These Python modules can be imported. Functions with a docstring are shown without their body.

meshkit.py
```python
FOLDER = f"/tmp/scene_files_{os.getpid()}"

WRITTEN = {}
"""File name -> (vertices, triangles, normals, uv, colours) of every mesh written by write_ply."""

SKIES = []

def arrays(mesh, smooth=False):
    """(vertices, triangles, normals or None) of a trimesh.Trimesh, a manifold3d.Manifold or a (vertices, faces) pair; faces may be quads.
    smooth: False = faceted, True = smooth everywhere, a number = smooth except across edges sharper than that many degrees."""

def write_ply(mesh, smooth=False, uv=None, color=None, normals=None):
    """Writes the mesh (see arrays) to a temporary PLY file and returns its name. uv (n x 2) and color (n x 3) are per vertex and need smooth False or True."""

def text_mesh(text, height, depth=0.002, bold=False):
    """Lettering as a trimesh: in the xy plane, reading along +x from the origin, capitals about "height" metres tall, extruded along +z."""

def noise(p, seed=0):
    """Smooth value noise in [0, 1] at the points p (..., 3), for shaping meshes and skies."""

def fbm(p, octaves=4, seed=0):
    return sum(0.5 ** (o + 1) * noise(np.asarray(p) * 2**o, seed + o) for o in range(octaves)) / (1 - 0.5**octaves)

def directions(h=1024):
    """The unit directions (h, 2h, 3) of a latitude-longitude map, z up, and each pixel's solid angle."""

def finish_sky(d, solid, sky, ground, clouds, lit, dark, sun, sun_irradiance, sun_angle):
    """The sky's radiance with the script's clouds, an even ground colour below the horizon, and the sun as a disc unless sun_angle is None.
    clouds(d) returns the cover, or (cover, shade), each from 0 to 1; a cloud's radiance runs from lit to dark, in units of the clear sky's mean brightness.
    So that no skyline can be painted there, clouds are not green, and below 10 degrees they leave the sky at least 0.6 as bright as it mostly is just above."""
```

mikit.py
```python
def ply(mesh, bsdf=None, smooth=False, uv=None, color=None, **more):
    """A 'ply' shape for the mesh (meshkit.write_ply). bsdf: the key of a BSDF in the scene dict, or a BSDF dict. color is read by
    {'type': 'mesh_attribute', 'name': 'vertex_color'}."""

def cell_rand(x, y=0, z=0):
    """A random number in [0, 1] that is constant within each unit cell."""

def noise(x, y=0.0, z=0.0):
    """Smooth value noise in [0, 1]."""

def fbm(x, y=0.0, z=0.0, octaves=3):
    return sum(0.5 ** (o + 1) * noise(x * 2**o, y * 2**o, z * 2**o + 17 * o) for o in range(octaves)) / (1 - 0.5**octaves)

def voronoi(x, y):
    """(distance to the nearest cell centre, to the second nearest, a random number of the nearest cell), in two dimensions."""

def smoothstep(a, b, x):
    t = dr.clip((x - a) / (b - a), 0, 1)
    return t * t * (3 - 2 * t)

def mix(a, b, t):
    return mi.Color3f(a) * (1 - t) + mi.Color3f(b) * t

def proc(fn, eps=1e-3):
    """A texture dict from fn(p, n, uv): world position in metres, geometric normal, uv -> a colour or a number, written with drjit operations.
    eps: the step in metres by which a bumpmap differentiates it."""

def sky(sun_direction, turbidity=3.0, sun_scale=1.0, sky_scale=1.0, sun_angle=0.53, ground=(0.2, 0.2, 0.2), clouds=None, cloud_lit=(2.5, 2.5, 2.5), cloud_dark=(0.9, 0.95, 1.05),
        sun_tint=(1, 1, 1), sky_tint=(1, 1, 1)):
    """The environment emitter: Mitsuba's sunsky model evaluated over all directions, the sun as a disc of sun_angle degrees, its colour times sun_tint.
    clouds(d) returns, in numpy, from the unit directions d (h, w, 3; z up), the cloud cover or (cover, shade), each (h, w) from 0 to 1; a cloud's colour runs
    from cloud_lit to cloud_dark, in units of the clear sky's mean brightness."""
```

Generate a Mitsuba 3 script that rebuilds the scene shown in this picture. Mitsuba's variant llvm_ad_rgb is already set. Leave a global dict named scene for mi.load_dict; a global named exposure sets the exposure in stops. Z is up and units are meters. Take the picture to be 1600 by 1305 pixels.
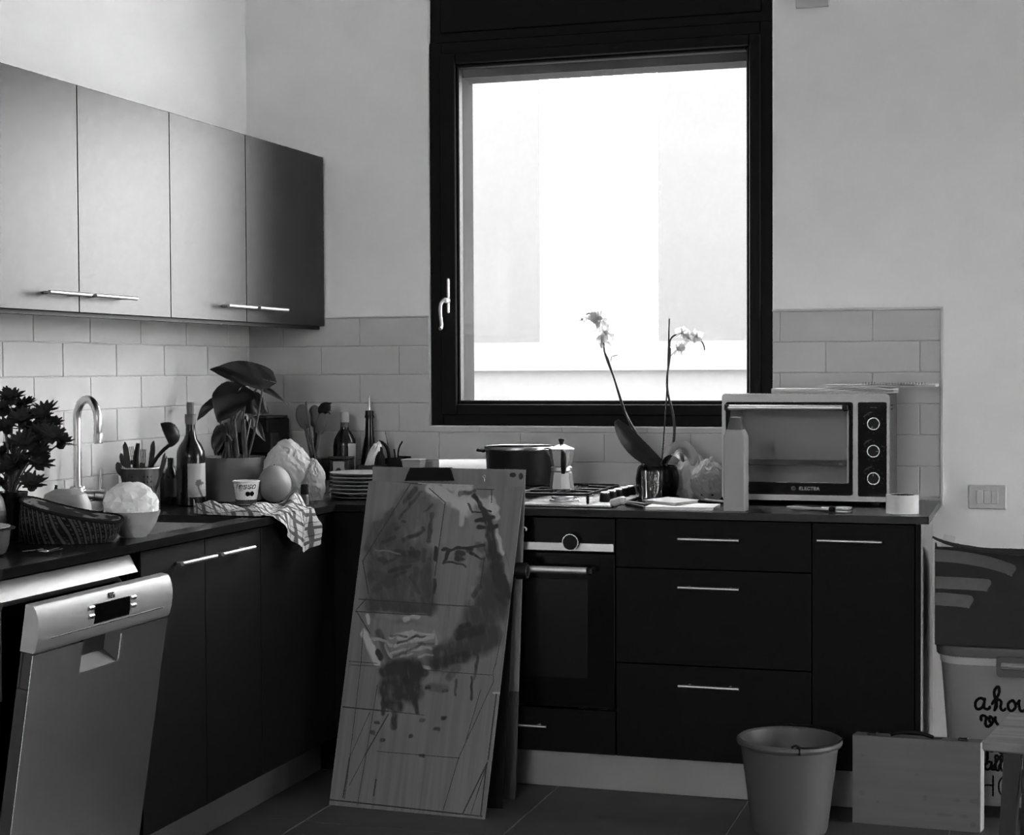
import math, random
import numpy as np, trimesh, shapely
from shapely.geometry import Polygon, LineString, box as sbox
import drjit as dr
import mitsuba as mi
import mikit, meshkit

# ---------------------------------------------------------------- camera, sky, exposure
scene, labels = {}, {}
CAM, FWD, UP = [2.76020, -5.55065, 1.33006], [-0.299641, 0.953617, -0.028820], [-0.003872, 0.028992, 0.999572]
scene['camera'] = {'type': 'perspective', 'fov': 34.2866, 'fov_axis': 'x', 'near_clip': 0.05, 'far_clip': 500.0,
                   'to_world': mi.ScalarTransform4f().look_at(origin=CAM, target=[a + b for a, b in zip(CAM, FWD)], up=UP)}
scene['sky'] = mikit.sky((0.3, -0.4, 0.86), sun_scale=0.0, clouds=lambda d: np.ones(d.shape[:2]), cloud_lit=(1, 1, 1),
                         cloud_dark=(1, 1, 1), ground=(0.5, 0.5, 0.5))
exposure = 7.95
rng = random.Random(7)
nrg = np.random.default_rng(11)
PI = math.pi

# ---------------------------------------------------------------- materials (all neutral grey: the photograph is black and white)
def g(v): return {'type': 'rgb', 'value': [v, v, v]}
def plastic(v, rough=0.3, ior=1.5): return {'type': 'twosided', 'b': {'type': 'roughplastic', 'distribution': 'ggx', 'diffuse_reflectance': v if isinstance(v, dict) else g(v), 'alpha': rough, 'int_ior': ior}}
def matte(v): return {'type': 'twosided', 'b': {'type': 'diffuse', 'reflectance': v if isinstance(v, dict) else g(v)}}
def metal(v, rough): return {'type': 'twosided', 'b': {'type': 'roughconductor', 'distribution': 'ggx', 'material': 'none', 'alpha': rough, 'specular_reflectance': v if isinstance(v, dict) else g(v)}}
def brushed(v, au, av): return {'type': 'twosided', 'b': {'type': 'roughconductor', 'distribution': 'ggx', 'material': 'none', 'alpha_u': au, 'alpha_v': av, 'specular_reflectance': g(v)}}
def thin(v, trans): return {'type': 'principledthin', 'base_color': g(v), 'roughness': 0.5, 'spec_trans': 0.0, 'diff_trans': trans, 'eta': 1.4}
def tex(fn, eps=1e-3): return mikit.proc(fn, eps)
def mottle(v, amp, s): return tex(lambda p, n, uv: v * (1 - amp + 2 * amp * mikit.fbm(p.x * s, p.y * s, p.z * s)))
def bump(b, fn, scale=1.0): return {'type': 'bumpmap', 'tex': tex(fn), 'scale': scale, 'b': b}

def wood(v, along, amp=0.25, s=60.0):
    def fn(p, n, uv):
        q = {'x': (p.x * 2, p.y * s, p.z * s), 'z': (p.x * s, p.y * s, p.z * 2)}[along]
        w = mikit.fbm(q[0] + 3, q[1], q[2], octaves=3)
        k = mikit.smoothstep(0.80, 0.86, mikit.noise(p.x * 45, p.y * 45, p.z * 45))
        return v * (1 - amp + 2 * amp * w) * (1 - 0.15 * k)
    return tex(fn)

B = {
 'wall_paint': matte(mottle(0.74, 0.03, 9)),
 'ceiling_paint': matte(0.80),
 'tile_glaze': plastic(mottle(0.63, 0.05, 14), 0.38, 1.35),
 'grout': matte(0.44),
 'trim_white': plastic(0.66, 0.3),
 'floor_tile': plastic(mottle(0.085, 0.16, 7), 0.28),
 'floor_grout': matte(0.22),
 'frame_black': plastic(0.004, 0.35, 1.22),
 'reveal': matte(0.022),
 'pane': {'type': 'thindielectric', 'int_ior': 1.5},
 'facade': matte(0.056),
 'counter': {'type': 'twosided', 'b': {'type': 'roughplastic', 'distribution': 'beckmann', 'diffuse_reflectance': mottle(0.007, 0.25, 60), 'alpha': 0.09, 'int_ior': 1.3}},
 'upper_front': {'type': 'twosided', 'b': {'type': 'roughplastic', 'distribution': 'beckmann', 'diffuse_reflectance': g(0.007), 'alpha': 0.15, 'int_ior': 1.27}},
 'base_front': plastic(0.0035, 0.30, 1.2),
 'carcass': matte(0.012),
 'side_panel': plastic(wood(0.42, 'z', 0.08), 0.4),
 'steel': metal(0.62, 0.22),
 'steel_brushed': metal(mottle(0.52, 0.05, 30), 0.32),
 'steel_dark': metal(0.06, 0.25),
 'cutlery': plastic(0.035, 0.3, 1.4),
 'raw_wood': plastic(0.62, 0.4),
 'dw_steel': metal(mottle(0.34, 0.05, 30), 0.32),
 'sink_steel': plastic(0.55, 0.3),
 'steel_door': {'type': 'twosided', 'b': {'type': 'roughconductor', 'distribution': 'beckmann', 'material': 'none', 'alpha': 0.24, 'specular_reflectance': mottle(0.62, 0.06, 30)}},
 'steel_polished_dark': metal(0.22, 0.10),
 'hob_steel': metal(0.26, 0.22),
 'wall_shade': matte(0.70),
 'squeeze': plastic(0.40, 0.3),
 'plinth_dark': metal(0.12, 0.4),
 'chrome': metal(0.62, 0.07),
 'handle_steel': metal(0.52, 0.22),
 'aluminium': metal(0.55, 0.20),
 'plinth_metal': metal(0.36, 0.38),
 'black_gloss': {'type': 'twosided', 'b': {'type': 'roughplastic', 'distribution': 'beckmann', 'diffuse_reflectance': g(0.003), 'alpha': 0.02, 'int_ior': 1.25}},
 'black_satin': plastic(0.006, 0.25, 1.25),
 'black_matte': matte(0.012),
 'dark_plastic': plastic(0.018, 0.3),
 'grey_plastic': plastic(0.10, 0.3),
 'lid_plastic': plastic(0.085, 0.3),
 'bin_plastic': plastic(0.30, 0.35),
 'bucket_plastic': plastic(0.10, 0.28),
 'white_plastic': plastic(0.70, 0.25),
 'pale_plastic': plastic(0.45, 0.3),
 'ceramic': plastic(0.30, 0.12),
 'ceramic_grey': plastic(0.14, 0.3),
 'paper': matte(0.58),
 'paper_grey': matte(0.40),
 'label': plastic(0.50, 0.3),
 'label_dark': matte(0.05),
 'cardboard': matte(mottle(0.035, 0.08, 25)),
 'cardboard_edge': matte(0.16),
 'masking_tape': matte(mottle(0.12, 0.12, 80)),
 'case_wood': plastic(wood(0.20, 'x', 0.10), 0.4),
 'stool_wood': plastic(wood(0.27, 'x', 0.35, 40), 0.35),
 'stool_leg': plastic(wood(0.012, 'z', 0.2, 40), 0.35),
 'spoon_wood': plastic(0.09, 0.4),
 'bottle_glass': plastic(0.003, 0.04, 1.4),
 'melon': plastic(mottle(0.28, 0.05, 40), 0.35),
 'clear_glass': {'type': 'dielectric', 'int_ior': 1.5, 'ext_ior': 1.0},
 'smoked_glass': {'type': 'thindielectric', 'int_ior': 1.5, 'specular_transmittance': g(0.30)},
 'bag_film': thin(0.55, 0.9),
 'bag_film_dark': thin(0.33, 0.7),
 'petal': thin(0.5, 1.1),
 'leaf': {'type': 'twosided', 'b': {'type': 'principled', 'base_color': g(0.012), 'roughness': 0.42, 'specular': 0.3}},
 'leaf_pale': thin(0.16, 0.6),
 'stem': plastic(0.045, 0.3),
 'flower_dark': matte(0.022),
 'tray_white': plastic(0.55, 0.3),
 'cavity': metal(0.28, 0.45),
 'glass_dark': plastic(0.004, 0.04, 1.35),
 'soil': matte(0.02),
 'ink': matte(0.006),
 'chalk': matte(0.30),
}

def knit_fn(p, n, uv):
    s = uv.x * 44 + uv.y * 2.2
    f = s - dr.floor(s)
    dots = mikit.smoothstep(0.45, 0.7, mikit.noise(uv.x * 52, uv.y * 26))
    v = 0.008 + 0.035 * mikit.smoothstep(0.15, 0.3, f) * mikit.smoothstep(0.62, 0.5, f) + 0.03 * dots * mikit.smoothstep(0.6, 0.8, f)
    return v * (0.55 + 0.9 * mikit.fbm(uv.x * 8, uv.y * 6))
B['knit'] = matte(tex(knit_fn))
B['lining'] = matte(tex(lambda p, n, uv: 0.04 + 0.16 * mikit.smoothstep(0.45, 0.62, mikit.fbm(uv.x * 22, uv.y * 9))))

def towel_fn(p, n, uv):
    a, b = uv.x * 11, uv.y * 6
    fa, fb = a - dr.floor(a), b - dr.floor(b)
    line = dr.maximum(mikit.smoothstep(0.16, 0.12, dr.abs(fa - 0.5)), mikit.smoothstep(0.14, 0.10, dr.abs(fb - 0.5)))
    fine = dr.maximum(mikit.smoothstep(0.06, 0.03, dr.abs(fa - 0.08)), mikit.smoothstep(0.06, 0.03, dr.abs(fb - 0.08)))
    return 0.38 * (1 - 0.78 * line) * (1 - 0.5 * fine) * (0.85 + 0.3 * mikit.noise(uv.x * 160, uv.y * 160))
B['towel_cloth'] = matte(tex(towel_fn))

# the drawing on the plywood board, in board coordinates (metres from its lower left corner)
STROKES = [(0.1299,0.9492,0.0767,0.8082,0.0286,0.08,0.54,1), (0.1744,0.9501,0.1321,0.7936,0.0286,0.08,0.54,1), (0.2138,0.9183,0.2026,0.7959,0.0238,0.09,0.48,1), (0.0631,0.7751,0.0922,0.6221,0.0453,0.07,0.6,1), (0.1529,0.7699,0.1724,0.6176,0.0453,0.07,0.6,1), (0.2232,0.7723,0.2474,0.6129,0.0238,0.06,0.54,1), (0.4651,0.7724,0.4818,0.6624,0.0191,0.05,0.72,1), (0.4438,0.6608,0.4649,0.6617,0.0429,0.05,0.6,1), (0.4116,0.6082,0.4707,0.6109,0.0429,0.04,0.6,1), (0.3207,0.8318,0.3853,0.8338,0.0286,0.3,0.24,1), (0.0768,0.8410,0.0891,0.6462,0.0619,0.06,0.396,1), (0.1757,0.7303,0.1884,0.6303,0.0715,0.06,0.396,1), (0.4691,0.6619,0.4044,0.5608,0.0524,0.045,0.66,1), (0.4497,0.7203,0.4649,0.6617,0.0334,0.045,0.6,1), (0.2142,0.9859,0.3081,0.9368,0.0181,0.62,0.96,1), (0.2577,0.9908,0.3366,0.9903,0.0095,0.62,0.72,1), (0.3042,0.9693,0.3399,0.9253,0.0214,0.62,0.84,1), (0.3491,0.9580,0.4261,0.9274,0.0143,0.62,0.72,1), (0.4143,0.9554,0.4357,0.8994,0.0114,0.62,0.72,1), (0.2732,0.9360,0.2717,0.8223,0.0095,0.3,0.48,1), (0.3236,0.9168,0.3245,0.8723,0.0067,0.62,0.6,1), (0.3543,0.9135,0.3844,0.8418,0.0162,0.3,0.48,1), (0.4424,0.8595,0.4696,0.7885,0.0057,0.62,0.9,1), (0.4747,0.7807,0.5005,0.7025,0.0062,0.3,0.54,1), (0.3859,0.6822,0.3893,0.6349,0.0071,0.3,0.42,1), (0.0882,0.5858,0.2734,0.5783,0.0124,0.3,0.66,1), (0.1557,0.5429,0.2799,0.5608,0.0143,0.3,0.54,1), (0.0497,0.5800,0.0562,0.5582,0.0052,0.62,0.84,1), (0.1737,0.5737,0.2206,0.5838,0.0067,0.62,0.6,1), (0.1616,0.9807,0.1310,0.9409,0.0086,0.02,0.72,1), (0.1807,0.9708,0.1195,0.8913,0.0057,0.02,0.54,1), (0.0901,0.9112,0.0681,0.8736,0.0114,0.05,0.54,1), (0.0473,0.8607,0.0296,0.7904,0.0181,0.05,0.6,1), (0.1965,0.8444,0.1423,0.8184,0.0076,0.02,0.6,1), (0.2206,0.9348,0.1969,0.9117,0.0043,0.02,0.48,1), (0.2014,0.8588,0.2043,0.8528,0.0067,0.02,0.6,1), (0.2241,0.9063,0.2242,0.8168,0.0062,0.02,0.66,1), (0.1059,0.8582,0.0900,0.8086,0.0191,0.05,0.36,1), (0.1300,0.8793,0.1394,0.8755,0.0048,0.02,0.6,1), (0.1109,0.8542,0.1193,0.8586,0.0057,0.02,0.48,1), (0.1253,0.7771,0.1920,0.7753,0.0105,0.02,0.78,1), (0.1506,0.7536,0.1933,0.7652,0.0114,0.04,0.66,1), (0.2124,0.7881,0.2173,0.7559,0.0076,0.05,0.6,1), (0.1719,0.7949,0.1837,0.7710,0.0067,0.02,0.72,1), (0.2516,0.7974,0.2547,0.7653,0.0062,0.02,1,1), (0.2334,0.7605,0.2585,0.5935,0.0086,0.05,0.54,1), (0.2253,0.7200,0.2295,0.6520,0.0200,0.05,0.6,1), (0.2591,0.7012,0.2610,0.6613,0.0057,0.02,0.78,1), (0.0531,0.7829,0.1347,0.7734,0.0024,0.3,0.48,1), (0.2733,0.7921,0.3243,0.8018,0.0043,0.02,0.96,1), (0.3243,0.8018,0.4048,0.8135,0.0038,0.02,1,1), (0.2947,0.7948,0.2818,0.7582,0.0052,0.02,1,1), (0.2819,0.7574,0.3120,0.7600,0.0033,0.02,0.9,1), (0.3120,0.7592,0.3523,0.7478,0.0038,0.02,0.84,1), (0.3269,0.7798,0.3326,0.7759,0.0152,0.02,0.96,1), (0.3621,0.7929,0.3830,0.7796,0.0043,0.02,0.9,1), (0.3830,0.7796,0.4116,0.7738,0.0038,0.02,0.84,1), (0.3060,0.7730,0.3085,0.7703,0.0067,0.22,0.72,1), (0.3439,0.7823,0.3455,0.7764,0.0043,0.24,0.72,1), (0.3509,0.7966,0.3676,0.8011,0.0048,0.02,0.72,1), (0.3833,0.8137,0.4019,0.8022,0.0105,0.05,0.48,1), (0.1061,0.7196,0.1746,0.7383,0.0062,0.02,0.6,1), (0.0499,0.7054,0.1192,0.6878,0.0181,0.05,0.54,1), (0.0648,0.6614,0.1425,0.7129,0.0105,0.05,0.42,1), (0.1932,0.7309,0.1902,0.6504,0.0086,0.05,0.54,1), (0.0579,0.6126,0.2609,0.6095,0.0200,0.05,0.72,1), (0.0658,0.7548,0.0886,0.7515,0.0067,0.02,0.6,1), (0.1080,0.6712,0.1456,0.6888,0.0071,0.05,0.48,1), (0.3546,0.9663,0.3922,0.9225,0.0071,0.02,1,1), (0.3922,0.9225,0.4201,0.8669,0.0105,0.02,1,1), (0.4150,0.8667,0.4430,0.7796,0.0124,0.02,1,1), (0.4430,0.7796,0.4818,0.6624,0.0200,0.02,1,1), (0.4751,0.7213,0.5028,0.6633,0.0114,0.02,0.96,1), (0.3706,0.8857,0.4229,0.8991,0.0067,0.02,0.9,1), (0.3794,0.8657,0.4389,0.8714,0.0071,0.02,0.9,1), (0.3540,0.9168,0.4139,0.9210,0.0033,0.02,0.84,1), (0.3385,0.9375,0.3539,0.9176,0.0029,0.02,0.72,1), (0.3092,0.9714,0.3551,0.9805,0.0062,0.06,0.78,1), (0.4164,0.8989,0.4274,0.8972,0.0057,0.02,0.84,1), (0.4141,0.7707,0.4222,0.7193,0.0181,0.05,0.54,1), (0.4138,0.6992,0.4560,0.6653,0.0219,0.05,0.54,1), (0.4046,0.6869,0.3887,0.6586,0.0086,0.02,0.72,1), (0.4691,0.6619,0.4970,0.6395,0.0095,0.02,0.6,1), (0.3620,0.5587,0.3865,0.5678,0.0086,0.02,0.96,1), (0.3723,0.5435,0.3888,0.5483,0.0057,0.02,0.96,1), (0.1417,0.9968,0.0129,0.7468,0.0016,0.03,0.85,0), (0.0129,0.7468,0.0456,0.6444,0.0016,0.03,0.85,0), (0.2637,0.9419,0.2595,0.7977,0.0016,0.03,0.85,0), (0.2595,0.7977,0.2568,0.7131,0.0016,0.03,0.85,0), (0.2583,0.7011,0.2585,0.5935,0.0016,0.03,0.85,0), (0.0156,0.6269,0.3841,0.6248,0.0016,0.03,0.85,0), (0.0097,0.5883,0.2590,0.5895,0.0016,0.03,0.85,0), (0.5197,0.9878,0.5142,0.7306,0.0016,0.03,0.85,0), (0.0120,0.5944,0.0418,0.6321,0.0016,0.03,0.85,0), (0.0116,0.5904,0.0652,0.5245,0.0016,0.03,0.85,0), (0.4107,0.7706,0.4088,0.6871,0.0016,0.03,0.85,0), (0.2057,0.9837,0.2637,0.9419,0.0016,0.03,0.85,0), (0.3630,0.9876,0.4170,0.9878,0.0016,0.03,0.85,0), (0.4108,0.9857,0.4143,0.9473,0.0016,0.03,0.85,0), (0.0781,1.0027,0.1776,0.9955,0.0016,0.03,0.85,0), (0.0777,1.0060,0.1770,0.9996,0.0045,0.05,0.7,0), (0.1681,1.0002,0.3485,1.0003,0.0030,0.62,0.8,0), (0.3072,0.7992,0.3629,0.8042,0.0043,0.02,0.96,1), (0.3196,0.7867,0.3409,0.7891,0.0057,0.02,0.84,1), (0.3215,0.7708,0.3432,0.7699,0.0048,0.02,0.84,1), (0.2774,0.7942,0.2924,0.7955,0.0057,0.02,0.84,1), (0.4542,0.7562,0.4766,0.6897,0.0095,0.02,0.84,1), (0.4122,0.8426,0.4317,0.8032,0.0067,0.02,0.72,1), (0.4086,0.8184,0.4290,0.7712,0.0067,0.02,0.54,1), (0.1787,0.7062,0.2110,0.6592,0.0057,0.02,0.48,1), (0.1259,0.7042,0.1591,0.7216,0.0048,0.02,0.54,1), (0.0722,0.8081,0.1102,0.8256,0.0067,0.02,0.48,1), (0.1545,0.8269,0.1970,0.8404,0.0057,0.02,0.6,1), (0.0852,0.7432,0.1186,0.7607,0.0057,0.02,0.54,1), (0.0487,0.5227,0.1024,0.4322,0.0112,0.62,0.96,1), (0.1490,0.5090,0.2376,0.5366,0.0212,0.3,0.66,1), (0.1808,0.5013,0.2796,0.5248,0.0234,0.3,0.6,1), (0.1595,0.4677,0.2758,0.4739,0.0156,0.3,0.42,1), (0.2358,0.4295,0.2737,0.4297,0.0067,0.62,0.78,1), (0.1637,0.5144,0.2083,0.5259,0.0089,0.62,0.6,1), (0.0946,0.5296,0.1427,0.4391,0.0123,0.05,0.6,1), (0.1818,0.4135,0.2223,0.4158,0.0390,0.025,1,1), (0.1335,0.4108,0.1896,0.4324,0.0223,0.025,1,1), (0.1478,0.3609,0.2273,0.3566,0.0335,0.025,1,1), (0.1775,0.2895,0.1828,0.2489,0.0095,0.02,0.9,1), (0.1355,0.3372,0.1380,0.2870,0.0072,0.02,0.72,1), (0.2383,0.3299,0.2526,0.2966,0.0078,0.02,0.78,1), (0.1003,0.4669,0.1102,0.4512,0.0095,0.02,1,1), (0.1537,0.3154,0.1903,0.3086,0.0167,0.02,0.84,1), (0.3076,0.4618,0.4536,0.5334,0.0418,0.045,0.864,1), (0.2998,0.4431,0.3863,0.4729,0.0178,0.02,0.72,1), (0.3586,0.5379,0.4263,0.5549,0.0190,0.02,0.84,1), (0.3553,0.5230,0.3697,0.5283,0.0050,0.02,1,1), (0.4557,0.5153,0.4766,0.5482,0.0201,0.05,0.72,1), (0.3446,0.4045,0.3661,0.4331,0.0123,0.06,0.54,1), (0.2882,0.3739,0.3336,0.3721,0.0123,0.06,0.48,1), (0.3655,0.3967,0.3694,0.3561,0.0045,0.02,0.72,1), (0.4157,0.4132,0.4221,0.3458,0.0039,0.02,0.78,1), (0.4279,0.4774,0.4241,0.4046,0.0039,0.02,0.66,1), (0.2425,0.4170,0.2681,0.4138,0.0089,0.02,0.6,1), (0.1213,0.2585,0.1294,0.2590,0.0056,0.02,0.72,1), (0.1459,0.2078,0.1540,0.2083,0.0056,0.02,0.72,1), (0.2377,0.2232,0.2457,0.2237,0.0056,0.02,0.72,1), (0.2821,0.1701,0.2900,0.1706,0.0056,0.02,0.72,1), (0.2692,0.2728,0.2771,0.2733,0.0056,0.02,0.72,1), (0.3375,0.2863,0.3454,0.2869,0.0056,0.02,0.72,1), (0.3197,0.2491,0.3276,0.2496,0.0056,0.02,0.72,1), (0.2742,0.3731,0.2822,0.3736,0.0056,0.02,0.72,1), (0.3304,0.3651,0.3384,0.3655,0.0056,0.02,0.72,1), (0.1103,0.2258,0.1184,0.2263,0.0056,0.02,0.72,1), (0.1455,0.0879,0.1445,0.0385,0.0020,0.02,0.9,0), (0.0423,0.5317,0.0483,0.4292,0.0013,0.03,0.75,0), (0.0483,0.4292,0.0497,0.0218,0.0013,0.03,0.75,0), (0.1109,0.3680,0.0952,0.0075,0.0013,0.03,0.75,0), (0.1567,0.2928,0.2787,0.2893,0.0013,0.03,0.75,0), (0.0086,0.4340,0.1021,0.4345,0.0013,0.03,0.75,0), (0.0100,0.4234,0.1084,0.4256,0.0013,0.03,0.75,0), (0.2620,0.4227,0.4812,0.4215,0.0013,0.03,0.75,0), (0.0980,0.1567,0.0594,0.0632,0.0013,0.03,0.75,0), (0.0963,0.2843,0.0484,0.1439,0.0013,0.03,0.75,0), (0.4498,0.3745,0.4231,0.2249,0.0013,0.03,0.75,0), (0.4881,0.4038,0.4050,0.1701,0.0013,0.03,0.75,0), (0.4050,0.1701,0.3768,0.0175,0.0013,0.03,0.75,0), (0.4893,0.4581,0.4826,0.4306,0.0013,0.03,0.75,0), (0.4826,0.4306,0.4881,0.4038,0.0013,0.03,0.75,0), (0.4986,0.1638,0.4653,0.0118,0.0013,0.03,0.75,0), (0.4991,0.1594,0.4761,0.0652,0.0013,0.03,0.75,0), (0.4967,0.5447,0.4879,0.4489,0.0013,0.03,0.75,0), (0.5147,0.5592,0.5114,0.4142,0.0013,0.03,0.75,0), (0.1370,0.1708,0.4075,0.1703,0.0013,0.03,0.75,0), (0.0069,0.2947,0.1567,0.2928,0.0022,0.025,0.9,0), (0.1579,0.2837,0.0980,0.1567,0.0022,0.025,0.9,0), (0.0484,0.1439,0.0440,0.0258,0.0022,0.025,0.9,0), (0.4986,0.1638,0.4408,0.0141,0.0022,0.025,0.9,0), (0.5019,0.3687,0.5000,0.1727,0.0022,0.025,0.9,0), (0.4967,0.1592,0.4970,0.0101,0.0022,0.025,0.9,0), (-0.0009,0.0154,0.5020,0.0084,0.0022,0.025,0.9,0), (0.4921,0.3690,0.5091,0.3700,0.0029,0.62,0.8,0), (0.0765,0.5100,0.1406,0.4946,0.0050,0.55,0.6,1), (0.1375,0.5177,0.2066,0.5397,0.0056,0.55,0.72,1), (0.2072,0.5351,0.2791,0.5294,0.0050,0.55,0.72,1), (0.1514,0.4905,0.2107,0.5074,0.0045,0.55,0.72,1), (0.2107,0.5074,0.2752,0.5199,0.0056,0.55,0.72,1), (0.1436,0.4715,0.2035,0.4839,0.0039,0.55,0.6,1), (0.2136,0.4845,0.2735,0.4922,0.0050,0.55,0.6,1), (0.1759,0.4594,0.2153,0.4707,0.0033,0.55,0.48,1), (0.2367,0.4626,0.2814,0.4696,0.0039,0.55,0.48,1), (0.1207,0.4889,0.1454,0.4577,0.0045,0.55,0.48,1), (0.2774,0.5431,0.2919,0.5070,0.0045,0.55,0.36,1), (0.1369,0.5223,0.1886,0.5202,0.0039,0.05,0.6,1), (0.1610,0.4956,0.2292,0.5223,0.0039,0.05,0.6,1), (0.2095,0.5167,0.2494,0.5233,0.0033,0.05,0.6,1), (0.1939,0.4788,0.2523,0.5003,0.0033,0.05,0.54,1), (0.2321,0.4993,0.2819,0.5064,0.0028,0.05,0.48,1), (0.1505,0.4580,0.1945,0.4742,0.0039,0.05,0.6,1)]
def paint_fn(p, n, uv):
    x, y = uv.x * 0.51, uv.y
    wx = x + 0.006 * (mikit.noise(x * 60, y * 60) - 0.5)
    wy = y + 0.010 * (mikit.noise(x * 50 + 9, y * 50) - 0.5)
    grain = mikit.fbm(x * 90, y * 3.5, 1.0)
    v = 0.235 * (0.80 + 0.4 * grain)
    bristle = mikit.fbm(x * 75 + y * 30, y * 22 - x * 30, 5.0)
    for (x0, y0, x1, y1, w, tone, k, warp) in STROKES:
        px, py = (wx, wy) if warp else (x, y)
        dx, dy = x1 - x0, y1 - y0
        t = dr.clip(((px - x0) * dx + (py - y0) * dy) / (dx * dx + dy * dy + 1e-9), 0, 1)
        d = dr.sqrt(dr.square(px - x0 - t * dx) + dr.square(py - y0 - t * dy))
        soft = 0.42 if warp else 0.35
        a = k * mikit.smoothstep(w * (1 + soft), w * (1 - soft), d)
        if warp:
            a = a * (0.55 + 1.15 * bristle)
        a = dr.clip(a, 0, 1)
        v = v * (1 - a) + tone * a
    return v
B['painted_plywood'] = plastic(tex(paint_fn), 0.45)
B['plywood'] = plastic(wood(0.25, 'z', 0.15), 0.45)
def back_board_fn(p, n, uv):
    spot = mikit.smoothstep(0.012, 0.009, dr.sqrt(dr.square(p.x - 1.222) + dr.square((p.z - 1.004) * 1.4)))
    spot2 = mikit.smoothstep(0.008, 0.006, dr.sqrt(dr.square(p.x - 1.248) + dr.square((p.z - 1.000) * 0.7)))
    base = dr.select(p.z < 0.335, 0.085, 0.25 * (0.85 + 0.3 * mikit.fbm(p.x * 80, 1.0, p.z * 3)))
    return base * (1 - 0.9 * dr.maximum(spot, spot2))
B['back_board'] = plastic(tex(back_board_fn), 0.45)
def wine_label_fn(p, n, uv):
    h = (p.x - 0.229) * 0.954 + (p.y + 0.818) * 0.30
    r = dr.sqrt(dr.square(h) + dr.square((p.z - 0.975) * 0.8)) + 0.010 * (mikit.fbm(p.x * 150, p.y * 150, p.z * 150) - 0.5)
    stalk = mikit.smoothstep(0.0035, 0.0015, dr.abs(h + 0.3 * (p.z - 0.955))) * mikit.smoothstep(0.975, 0.97, p.z)
    low = mikit.smoothstep(0.975, 0.935, p.z) * mikit.fbm(p.x * 60, p.y * 60, p.z * 60)
    return 0.46 * (1 - 0.85 * dr.maximum(mikit.smoothstep(0.012, 0.007, r), stalk)) * (1 - 0.8 * low)
B['wine_label'] = plastic(tex(wine_label_fn), 0.4)
for k, v in B.items():
    scene['mat_' + k] = v

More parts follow.
